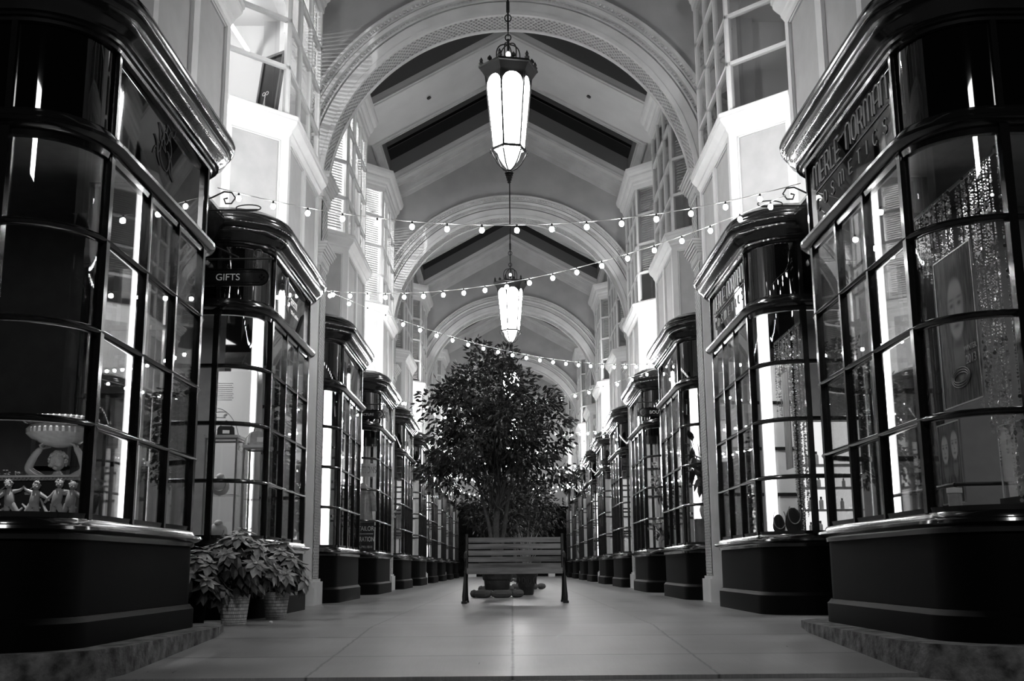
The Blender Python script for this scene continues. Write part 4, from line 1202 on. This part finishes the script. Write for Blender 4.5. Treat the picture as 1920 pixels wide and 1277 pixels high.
beads(3.32, 12.55, 13.75, 3.25, ('thin rod holding the bead curtain in the second right window', 'bead curtain hanging in the second right shop window'), lambda t: 2.35*(1 if t < .45 else .4), 2)
M['hair'] = pbr('print_hair', .025, .5, var=.5, vscale=20, stretch=(1, 6, .4)); M['skinp'] = pbr('print_skin', .38, .5); M['skind'] = pbr('print_shade', .13, .5); M['poster'] = pbr('poster_print', .045, .4, var=.6, vscale=5, stretch=(1, 1, .5))
M['woodp'] = pbr('banner_wood', .22, .4, var=.6, vscale=7, stretch=(1, 3, .5))
def portrait(name, heads, z0, z1):
    m, nt, out = nodes(name)
    b = nt.nodes.new('ShaderNodeBsdfPrincipled'); b.inputs['Roughness'].default_value = .5; b.inputs['Specular IOR Level'].default_value = .15
    nt.links.new(b.outputs[0], out.inputs[0])
    tc = nt.nodes.new('ShaderNodeTexCoord'); sp = nt.nodes.new('ShaderNodeSeparateXYZ'); nt.links.new(tc.outputs['Object'], sp.inputs[0])
    def mt(op, a, b_=None, c=None):
        n = nt.nodes.new('ShaderNodeMath'); n.operation = op
        for i, v in enumerate((a, b_, c)):
            if v is None: continue
            if isinstance(v, (int, float)): n.inputs[i].default_value = v
            else: nt.links.new(v, n.inputs[i])
        return n.outputs[0]
    Y, Z = sp.outputs[1], sp.outputs[2]
    mp = nt.nodes.new('ShaderNodeMapping'); mp.inputs['Scale'].default_value = (1, 26, 3); nt.links.new(tc.outputs['Object'], mp.inputs[0])
    nz = nt.nodes.new('ShaderNodeTexNoise'); nz.inputs['Scale'].default_value = 1.6; nz.inputs['Detail'].default_value = 4; nz.inputs['Distortion'].default_value = .6; nt.links.new(mp.outputs[0], nz.inputs['Vector'])
    def d2(y, z, a, c): return mt('ADD', mt('POWER', mt('DIVIDE', mt('SUBTRACT', Y, y), a), 2), mt('POWER', mt('DIVIDE', mt('SUBTRACT', Z, z), c), 2))
    def blob(y, z, a, c): return mt('EXPONENT', mt('MULTIPLY', d2(y, z, a, c), -1))
    def soft(y, z, a, c, w=.25):
        n = nt.nodes.new('ShaderNodeMapRange'); n.interpolation_type = 'SMOOTHSTEP'; n.inputs['From Min'].default_value = 1+w; n.inputs['From Max'].default_value = 1-w
        nt.links.new(d2(y, z, a, c), n.inputs['Value']); return n.outputs[0]
    col_ = mt('ADD', mt('MULTIPLY', mt('MAXIMUM', mt('SUBTRACT', nz.outputs['Fac'], .35), 0), .55), .012)
    for (y, z, r) in heads:
        def mixto(mask, val):
            nonlocal col_
            col_ = mt('ADD', mt('MULTIPLY', col_, mt('SUBTRACT', 1, mask)), mt('MULTIPLY', mask, val))
        mixto(soft(y, z-1.25*r, .36*r, .75*r), .2)
        mixto(soft(y, z, .55*r, .85*r, .25), .55)
        def dark(m_, k):
            nonlocal col_
            col_ = mt('MULTIPLY', col_, mt('SUBTRACT', 1, mt('MULTIPLY', m_, k)))
        for s_ in (-1, 1):
            dark(blob(y+s_*.26*r, z+.10*r, .13*r, .07*r), .85); dark(blob(y+s_*.27*r, z+.27*r, .20*r, .045*r), .6); dark(blob(y+s_*.55*r, z-.2*r, .16*r, .6*r), .5)
        dark(blob(y, z-.24*r, .1*r, .05*r), .5); dark(blob(y+.09*r, z-.05*r, .05*r, .25*r), .3); dark(blob(y, z-.50*r, .22*r, .07*r), .65); dark(blob(y, z-1.0*r, .4*r, .12*r), .6); dark(blob(y, z+.95*r, .7*r, .25*r), .6)
    nt.links.new(mt('MAXIMUM', col_, .01), b.inputs['Base Color'])
    M[name] = m; return name
def poster(x, y0, y1, z0, z1, label, faces, mat='poster', edge=True):
    root = empty('poster', ((x), (y0+y1)/2, 0)); tag(root, label, 'poster')
    if faces: mat = portrait('portrait_print_%d' % len(faces), faces, z0, z1)
    w2 = (y1-y0)/2
    MB().box((0, -w2, z0), (.008, w2, z1)).build('print', mat, root)
    if edge: MB().box((-.004, -w2-.008, z0-.01), (.01, w2+.008, z0)).box((-.004, -w2-.008, z1), (.01, w2+.008, z1+.01)).box((-.004, -w2-.008, z0), (.01, -w2, z1)).box((-.004, w2, z0), (.01, w2+.008, z1)).build('edging', 'steel', root)
    return root
ps = poster(3.17, 7.42, 8.08, 1.62, 2.70, 'tall hanging portrait poster in front of the beads', [(.0, 2.30, .26)])
text('WINTER', .055, 'bright', ps, mtx((-.004, -.2, 1.98), (0, -1, 0), (0, 0, 1), (-1, 0, 0)))
text('2013', .09, 'bright', ps, mtx((-.004, -.2, 1.9), (0, -1, 0), (0, 0, 1), (-1, 0, 0)), name='year_lettering')
m = MB()
for i in range(3):
    m.tube([(-.006, (.16-.02*i)*cos(t), 1.80+(.07-.018*i)*sin(t)) for t in [2*pi*j/20 for j in range(21)]], .004, 4)
m.build('printed_necklace', 'bright', ps)
poster(3.20, 7.95, 8.35, .95, 1.52, 'smaller poster of two smiling faces below the hanging poster', [(.09, 1.34, .12), (-.09, 1.36, .12)])
poster(3.2, 12.75, 13.05, 1.6, 2.72, 'narrow wood-grain banner hanging amid beads in the second right window', [], 'woodp', False)
# handbag with counter case and rail (nearest right)
def bag(loc, label, mat='glaze', sc=1, rot=0):
    root = empty('handbag', loc, rot, label, 'handbag'); root.scale = (sc,)*3
    m = MB(); k = 0
    pts = [(-.13, 0), (.13, 0), (.12, .13), (.09, .155), (-.09, .155), (-.12, .13)]; n = len(pts)
    m.v = [(x, -.045, z) for x, z in pts]+[(x, .045, z) for x, z in pts]
    m.f = [tuple(range(n)), tuple(n+i for i in reversed(range(n)))]+[(i, n+i, n+(i+1) % n, (i+1) % n) for i in range(n)]
    m.build('bag_body', mat, root)
    MB().tube([(-.08, -.03, .15), (-.07, -.03, .2), (0, -.03, .235), (.07, -.03, .2), (.08, -.03, .15)], .008, 6).build('handle', 'dark', root, smooth=True)
    MB().box((-.05, -.05, .04), (.05, -.045, .09)).build('label_patch', 'white', root)
    MB().tube([(-.125, -.0, .12), (-.16, 0, .08), (-.155, 0, .01)], .008, 6).build('strap', 'white', root)
    return root
dc = empty('display_case', (3.48, 7.28, .82)); tag(dc, 'clear acrylic display case at the right edge of the nearest right window', 'display case')
MB().box((-.20, -.16, .12), (.30, .22, .6)).build('acrylic_box', 'acryl', dc); MB().box((-.22, -.18, 0), (.32, .24, .12)).build('base', 'dark', dc)
e_ = MB()
for a in ((-.2, -.16), (.3, -.16), (-.2, .22), (.3, .22)): e_.bar((a[0], a[1], .12), (a[0], a[1], .6), .008)
for z in (.6,):
    e_.bar((-.2, -.16, z), (.3, -.16, z), .008); e_.bar((-.2, .22, z), (.3, .22, z), .008); e_.bar((-.2, -.16, z), (-.2, .22, z), .008)
e_.build('bright_edges', 'white', dc)
bag((3.42, 7.22, .942), 'pale boxy handbag in the acrylic case', 'glaze')
rl = MB()
rl.tube([(3.1, 7.85, 1.06), (3.1, 9.2, 1.06)], .014, 8); rl.tube([(3.1, 7.85, 1.06), (3.5, 7.75, 1.06)], .014, 8)
for y in (7.85, 8.5, 9.2): rl.tube([(3.1, y, .82), (3.1, y, 1.06)], .012, 8)
rl.tube([(3.5, 7.75, .82), (3.5, 7.75, 1.06)], .012, 8)
tag(rl.build('display_rail', 'iron', None), 'low black display rail in the nearest right window', 'rail')
jar = empty('cream_jar', (3.0, 7.62, .82)); tag(jar, 'small pale jar with lid by the corner of the nearest right window', 'jar')
MB().lathe([(.045, 0), (.045, .16), (.04, .165)], n=20).build('jar_body', 'glaze', jar); MB().lathe([(.05, .165), (.05, .2), (0, .205)], n=20).build('lid', 'white', jar)

# second right window: lit cosmetics shelves and busts
sh = empty('lit_shelf_unit', (4.15, 16.3, 0)); tag(sh, 'white backlit cosmetics shelf unit inside the second right shop', 'shelf')
M['backlit'] = emis('backlit_panel', .9)
MB().box((-.42, .28, .9), (.95, .30, 2.6)).build('backlit_panel', 'backlit', sh)
m = MB().box((-.46, -.05, .5), (-.42, .30, 2.75)).box((.95, -.05, .5), (.99, .30, 2.75)); m.build('side_panel', 'white', sh)
for z in (.95, 1.30, 1.62, 1.95): MB().box((-.42, -.02, z-.02), (.95, .28, z)).build('shelf_board', 'mid', sh)
rnd = random.Random(6); bp = None
def bottle_proto():
    r = empty('cosmetic_bottle'); MB().lathe([(.028, 0), (.03, .01), (.03, .11), (.012, .13)], n=12).build('bottle_body', 'glaze', r, smooth=True); MB().lathe([(.014, .13), (.014, .16), (0, .162)], n=10).build('cap', 'dark', r); return r
cnt = 0
for z in (.95, 1.30, 1.62, 1.95):
    for i in range(7):
        if rnd.random() < .2: continue
        o = bp if bp and cnt == 0 else None
        if bp is None: bp = bottle_proto(); o = bp
        else: o = copy_tree(bp)
        sc = rnd.uniform(.8, 1.35); o.scale = (sc, sc, sc*rnd.uniform(.8, 1.2)); o.location = (3.80+i*.17+rnd.uniform(-.03, .03), 16.38, z)
        tag(o, 'cosmetic bottle on the lit shelves inside the second right shop', 'bottle', 'cosmetic bottles on the lit shelves'); cnt += 1
def bust(x, y, label, hgt=.34, mat='dark'):
    root = empty('jewellery_bust', (x, y, .82), 0, label, 'jewellery bust')
    MB().lathe([(.06, 0), (.065, .01), (.02, .03), (.02, .06)], n=16).build('base', mat, root)
    m = MB(); 
    for t in range(10):
        u = t/9; w_ = (.115*(1-u)**.4*(.5+.5*sin(min(1, u*2.2)*pi/2))+.028)*hgt/.34; z = .05+hgt*u
        for i in range(14):
            a = 2*pi*i/14; m.v.append((w_*cos(a), .03*sin(a)+.03*u, z))
    for t in range(9):
        for i in range(14): m.f.append((t*14+i, t*14+(i+1) % 14, (t+1)*14+(i+1) % 14, (t+1)*14+i))
    m.f.append(tuple(range(13, -1, -1))); m.f.append(tuple(9*14+i for i in range(14)))
    m.build('bust_form', mat, root, smooth=True)
    MB().tube([(.07*sin(a), -.035+.0*a, .05+hgt*.75-.11*cos(a)+.0) for a in [-2.4+4.8*i/16 for i in range(17)]], .006, 6).build('necklace', 'steel', root)
bust(2.98, 12.62, 'black jewellery bust, further left of the two in the second right window', .20)
bust(3.13, 12.55, 'black jewellery bust, taller right one in the second right window', .27)

# second left window: cabinets, chart, bag
def cabinet(x, y, w_, d, hgt, label):
    root = empty('glass_cabinet', (x, y, .82), 0, label, 'display cabinet')
    m = MB()
    for a in (-w_/2, w_/2):
        for b_ in (-d/2, d/2): m.bar((a, b_, 0), (a, b_, hgt), .02)
    for z in (.01, hgt-.01):
        for b_ in (-d/2, d/2): m.bar((-w_/2, b_, z), (w_/2, b_, z), .02)
        for a in (-w_/2, w_/2): m.bar((a, -d/2, z), (a, d/2, z), .02)
    m.build('frame', 'steel', root)
    MB().box((-w_/2, -d/2, .01), (w_/2, d/2, hgt-.01)).build('glass_sides', 'acryl', root)
    for z in (hgt*.45,): MB().box((-w_/2+.01, -d/2+.01, z), (w_/2-.01, d/2-.01, z+.01)).build('shelf', 'acryl', root)
    MB().box((-w_/2-.02, -d/2-.02, hgt), (w_/2+.02, d/2+.02, hgt+.035)).build('top', 'white', root)
cabinet(-3.42, 13.35, .36, .36, 1.22, 'taller glass display cabinet in the second left window')
cabinet(-3.06, 13.5, .26, .3, 1.12, 'narrower glass display cabinet beside the taller one')
def hatlike(x, y, z, label):
    root = empty('necklace_stand', (x, y, z), 0, label, 'necklace stand')
    m = MB().ball((0, 0, .10), .12, 16, 10, (.95, .35, 1)).ball((0, 0, .21), .05, 12, 8, (1, .8, .8)); m.build('padded_form', 'white', root, smooth=True)
    MB().tube([(.08*cos(a), -.04, .13+.09*sin(a)) for a in [pi+pi*i/12 for i in range(13)]], .006, 6).build('necklace', 'steel', root)
hatlike(-3.45, 13.3, .84, 'pale padded necklace stand on the lower level of the taller cabinet')
hatlike(-3.45, 13.3, 1.385, 'pale padded necklace stand on the upper shelf of the taller cabinet')
bag((-3.04, 13.5, 1.977), 'pale leather handbag on top of the narrower cabinet', 'glaze', 1.1, .5)
bag((-3.42, 13.35, 2.077), 'dark small bag on top of the taller cabinet', 'dark', .8, .3)
root = empty('wall_chart', (-3.85, 14.95, 0)); tag(root, 'pale board with drawn hands and script in the second left window', 'chart')
MB().box((-.2, .0, .83), (.42, .03, 3.15)).build('board', 'room', root)
m = MB(); rnd = random.Random(4)
for i in range(9):
    z = 2.98-.028*i; x = -.18
    while x < .08: l = rnd.uniform(.008, .03); m.tube([(x, -.002, z), (x+l*.3, -.002, z+.012), (x+l*.6, -.002, z-.002), (x+l, -.002, z+.008)], .0018, 4); x += l+.008
m.build('script_lines', 'dark', root)
m = MB()
m.tube([(-.14+.34*sin(a), -.003, 2.15+.5*cos(a)) for a in [.1+1.6*i/20 for i in range(21)]], .003, 4)
for zz in (2.55, 2.38):
    m.tube([(-.18, -.003, zz+.02), (-.08, -.003, zz+.05), (.0, -.003, zz+.045), (.03, -.003, zz+.02), (-.02, -.003, zz+.01), (.03, -.003, zz), (-.03, -.003, zz-.01), (.01, -.003, zz-.03), (-.06, -.003, zz-.03), (-.18, -.003, zz-.02)], .003, 4)
m.build('hand_drawing', 'dark', root)

# tailor window
root = empty('window_poster', (-3.0, 22.66, 0)); tag(root, 'black window poster lettered TAILOR with a phone number', 'poster')
MB().box((-.26, 0, .84), (.24, .012, 1.42)).build('poster_board', 'dark', root)
F_ = lambda z: mtx((0.075, -.003, z), (1, 0, 0), (0, 0, 1), (0, -1, 0))
text('TAILOR', .13, 'white', root, F_(1.29), sx=.72); MB().box((-.23, -.003, 1.185), (.22, 0, 1.195)).build('rule', 'white', root)
text('ERATION', .135, 'white', root, F_(1.08), name='lettering_second_line', sx=.60); text('6.792.1511', .062, 'white', root, F_(.93), name='phone_number')
root = empty('hanging_banner', (-3.0, 22.7, 0)); tag(root, 'pale banner reading ALTERATIONS in outlined letters above the shirt', 'banner')
MB().box((-.36, 0, 2.33), (.24, .01, 2.60)).build('banner_cloth', 'white', root); text('ALTERATIONS', .19, 'dark', root, mtx((-.06, -.003, 2.46), (1, 0, 0), (0, 0, 1), (0, -1, 0)), sx=.52)
text('ALTERATIONS', .16, 'white', root, mtx((-.06, -.006, 2.46), (1, 0, 0), (0, 0, 1), (0, -1, 0)), sx=.60, name='letter_fill')
root = empty('hanging_shirt', (-3.06, 22.95, 0)); tag(root, 'pale long shirt hanging in the tailor window', 'shirt')
m = MB(); rings_ = [(.05, .03, 2.22), (.16, .07, 2.14), (.21, .09, 2.0), (.20, .10, 1.75), (.22, .11, 1.5), (.24, .12, 1.3)]
for a_, b_, z in rings_:
    for i in range(20): t = 2*pi*i/20; w_ = 1+.08*sin(5*t); m.v.append((a_*w_*cos(t), b_*w_*sin(t), z))
for j in range(5):
    for i in range(20): m.f.append((j*20+i, (j+1)*20+i, (j+1)*20+(i+1) % 20, j*20+(i+1) % 20))
m.build('shirt_body', 'glaze', root, smooth=True)
for s_ in (-1, 1): MB().tube([(s_*.14, 0, 2.1), (s_*.24, -.02, 1.9), (s_*.26, -.03, 1.65)], [.06, .055, .05], 10).build('sleeve', 'glaze', root, smooth=True)
MB().tube([(0, 0, 2.2), (0, 0, 2.3), (.03, 0, 2.33), (.05, 0, 2.3)], .005, 5).build('hanger', 'steel', root)

# right: leafy plant, flowers; further windows: vases and dress forms
def vase_flowers(x, y, z, label, hgt=.8, seed=0, leaf='bract', big=False, cat='flowers'):
    rnd = random.Random(seed); root = empty('flower_vase', (x, y, z), 0, label, cat, 'flower arrangements in the far windows' if 'far' in label else None)
    MB().lathe([(.06, 0), (.08, .05), (.10, .14), (.07, .24), (.05, .27), (.06, .3)], n=18).build('vase', 'glaze', root, smooth=True)
    st_ = MB(); fl_ = MB(); lv = MB()
    for i in range(16):
        e = Vector((rnd.uniform(-.26, .26), rnd.uniform(-.2, .2), rnd.uniform(.45, 1)*hgt+.2)); st_.tube([(0, 0, .25), tuple(e*.5+Vector((0, 0, .15))), tuple(e)], .006, 5)
        if big:
            for j in range(4): leafquad(lv, e*rnd.uniform(.6, 1), rdir(rnd)+Vector((0, 0, .3)), Vector((0, 0, 1)), .28, .13, .3)
        else:
            for rr_ in range(3):
                for j in range(6): leafquad(fl_, e, Vector((cos(j*1.05+rr_), sin(j*1.05+rr_), .5-.4*rr_)), Vector((0, 0, 1)), .075, .05)
            for j in range(3): leafquad(lv, e*rnd.uniform(.5, .8), rdir(rnd), Vector((0, 0, 1)), .12, .05)
    st_.build('stems', 'leafd', root); lv.build('leaves', 'leafd', root)
    if not big: fl_.build('blossoms', 'white', root)
    return root
pt_ = vase_flowers(3.1, 18.1, 1.25, 'large dark leafy plant on a stand in the third right window', 1.1, 3, big=True, cat='plant')
MB().box((-.16, -.16, -.43), (.16, .16, 0)).build('stand', 'mid', pt_)
vase_flowers(3.15, 23.25, 1.35, 'tall spray of white flowers in the fourth right window', 1.1, 5)
MB().box((-.14, -.14, -.53), (.14, .14, 0)).build('stand', 'white', kids(bpy.data.objects[0])[0] if 0 else [o for o in bpy.data.objects if o.get('label', '').startswith('tall spray of white')][0])
vase_flowers(3.05, 22.95, .82, 'lower white flower bunch in the fourth right window', .45, 6)
def dressform(x, y, label):
    root = empty('dress_form', (x, y, .82), 0, label, 'dress form', 'dress forms in the far windows')
    MB().lathe([(.13, 0), (.13, .02), (.02, .04), (.02, .7)], n=16).build('stand', 'iron', root)
    MB().lathe([(.13, .55), (.17, .7), (.15, .85), (.115, 1.0), (.15, 1.2), (.17, 1.32), (.12, 1.45), (.05, 1.5), (.05, 1.56), (0, 1.58)], n=20).build('torso', 'glaze', root, smooth=True)
dfp = None
for s, sn in ((-1, 'left'), (1, 'right')):
    for idx in range(4, 10):
        y0 = (YB0 if idx % 2 else YA0)+PER*(idx//2)
        if (idx+(s > 0)) % 2: dressform(s*3.35, y0+.15, 'pale dress form in the %s %s shop window' % (ORD[idx], sn))
        else: vase_flowers(s*3.2, y0+.1, .82, 'white flowers in a vase in the %s far %s shop window' % (ORD[idx], sn), .9, idx)
# upstairs left room: leaning framed board and tube light
root = empty('framed_board', (-3.18, 13.6, 6.1), R(-20)); tag(root, 'dark framed board leaning behind the bright left upstairs window', 'picture')
root.rotation_euler = (R(-8), 0, R(-35))
MB().box((-.17, 0, .12), (.17, .03, 1.05)).build('board', 'dark', root)
MB().box((-.20, -.01, .09), (-.17, .04, 1.08)).box((.17, -.01, .09), (.20, .04, 1.08)).box((-.2, -.01, 1.05), (.2, .04, 1.09)).box((-.2, -.01, .08), (.2, .04, .12)).build('frame', 'mid', root)
m = MB().tube([(-.06, -.03, .0), (0, -.04, .4), (0, -.04, .46)], .007, 5).tube([(.06, -.03, .0), (0, -.04, .4)], .007, 5)
for s_ in (-1, 1): m.tube([(s_*.03+.025*cos(t), -.04, .48+.025*sin(t)) for t in [2*pi*i/10 for i in range(11)]], .005, 5)
m.build('easel', 'white', root)
tl = MB().tube([(-4.23, 14.0, 8.5), (-4.09, 16.3, 8.5)], .03, 8).build('ceiling_tube', 'tube'); tag(tl, 'long fluorescent tube seen through the bright left upstairs window', 'light fixture')

# ------------------------------------------------------------------ lights
def area(name, loc, target, size, power, sy=None):
    l = bpy.data.lights.new(name, 'AREA'); l.energy = power; l.size = size
    if sy: l.shape = 'RECTANGLE'; l.size_y = sy
    o = bpy.data.objects.new(name, l); col.objects.link(o); o.location = loc
    o.rotation_euler = (Vector(target)-Vector(loc)).to_track_quat('-Z', 'Y').to_euler(); return o
def spot(name, loc, target, power, ang, blend=.4, r=.04):
    l = bpy.data.lights.new(name, 'SPOT'); l.energy = power; l.spot_size = R(ang); l.spot_blend = blend; l.shadow_soft_size = r
    o = bpy.data.objects.new(name, l); col.objects.link(o); o.location = loc
    o.rotation_euler = (Vector(target)-Vector(loc)).to_track_quat('-Z', 'Y').to_euler(); return o
POW = {(-1, 0): 2.5, (-1, 1): 95, (-1, 2): 16, (-1, 3): 80, (1, 0): 45, (1, 1): 80, (1, 2): 60, (1, 3): 140}
for s in (-1, 1):
    for idx in range(10):
        y0 = (YB0 if idx % 2 else YA0)+PER*(idx//2); L = LB if idx % 2 else LA
        # unseen vertical area lamp, added to make the end post shine white
        a_ = area('post_fill_light', (s*(3.48 if idx % 2 else 3.38), y0+L+.12+(.1 if s > 0 and idx % 2 == 0 else 0), 2.45), (s*(3.48 if idx % 2 else 3.38), y0+L+1, 2.45), .03, 8, 3.1); a_.data.spread = R(45)
        p_ = POW.get((s, idx), 120)
        area('shop_ceiling_light', (s*4.9, y0+L*.5, 4.05), (s*4.9, y0+L*.5, 0), .9, p_, 1.6)
for k in range(5):   # lit upper rooms
    for j, (y0, L) in enumerate(((YOA, 2.3), (YOB, 2.25))):
        pl_ = {(0, 0): 20, (0, 1): 150, (1, 0): 300, (1, 1): 300, (2, 0): 10, (2, 1): 12}.get((k, j), 30)
        if pl_ > 100:
            pl2 = bpy.data.lights.new('room_light', 'POINT'); pl2.energy = pl_; pl2.shadow_soft_size = .03
            po = bpy.data.objects.new('room_light', pl2); col.objects.link(po); po.location = (-4.3, y0+L*.5+PER*k-.2, 8.35)
        else: area('room_light', (-4.6, y0+L*.5+PER*k, 8.9), (-4.4, y0+L*.5+PER*k, 6), .12, pl_, 1.3)
        pr2 = {(0, 1): 7, (0, 0): 4, (1, 1): 4, (2, 1): 12}.get((k, j), 4)
        area('room_light', (5.4, y0+L*.5+PER*k, 9.0), (4.6, y0+L*.5+PER*k, 6), .6, pr2, 1.0)
spot('statue_fill_spot', (-3.15, 7.1, 3.3), (-3.15, 7.7, 1.2), 380, 36, .8)  # added lamp with no visible fixture, brightens the statue and trough
area('street_lamp_light', (0, -4, 7.5), (0, 9, 2), 1.5, 260)
area('plaza_light', (0, 68, 11), (0, 74, 5), 4, 900)

# ------------------------------------------------------------------ world and view
w = bpy.data.worlds.new('night'); scn.world = w; w.use_nodes = True
w.node_tree.nodes['Background'].inputs[0].default_value = (1, 1, 1, 1); w.node_tree.nodes['Background'].inputs[1].default_value = .004
vs = scn.view_settings; scn.display_settings.display_device = 'sRGB'
vs.view_transform = 'Standard'; vs.look = 'None'; vs.exposure = 0.2; vs.gamma = 1; vs.use_curve_mapping = False
cy = scn.cycles
cy.use_denoising = True
cy.max_bounces = 7; cy.diffuse_bounces = 3; cy.glossy_bounces = 3; cy.transparent_max_bounces = 16; cy.transmission_bounces = 4
cy.sample_clamp_indirect = 6; cy.caustics_reflective = False; cy.caustics_refractive = False
for o in bpy.data.objects:
    if o.parent is None and o.type in ('MESH', 'CURVE', 'EMPTY', 'FONT') and not o.get('kind') and not o.get('category'):
        print('UNTAGGED', o.name)
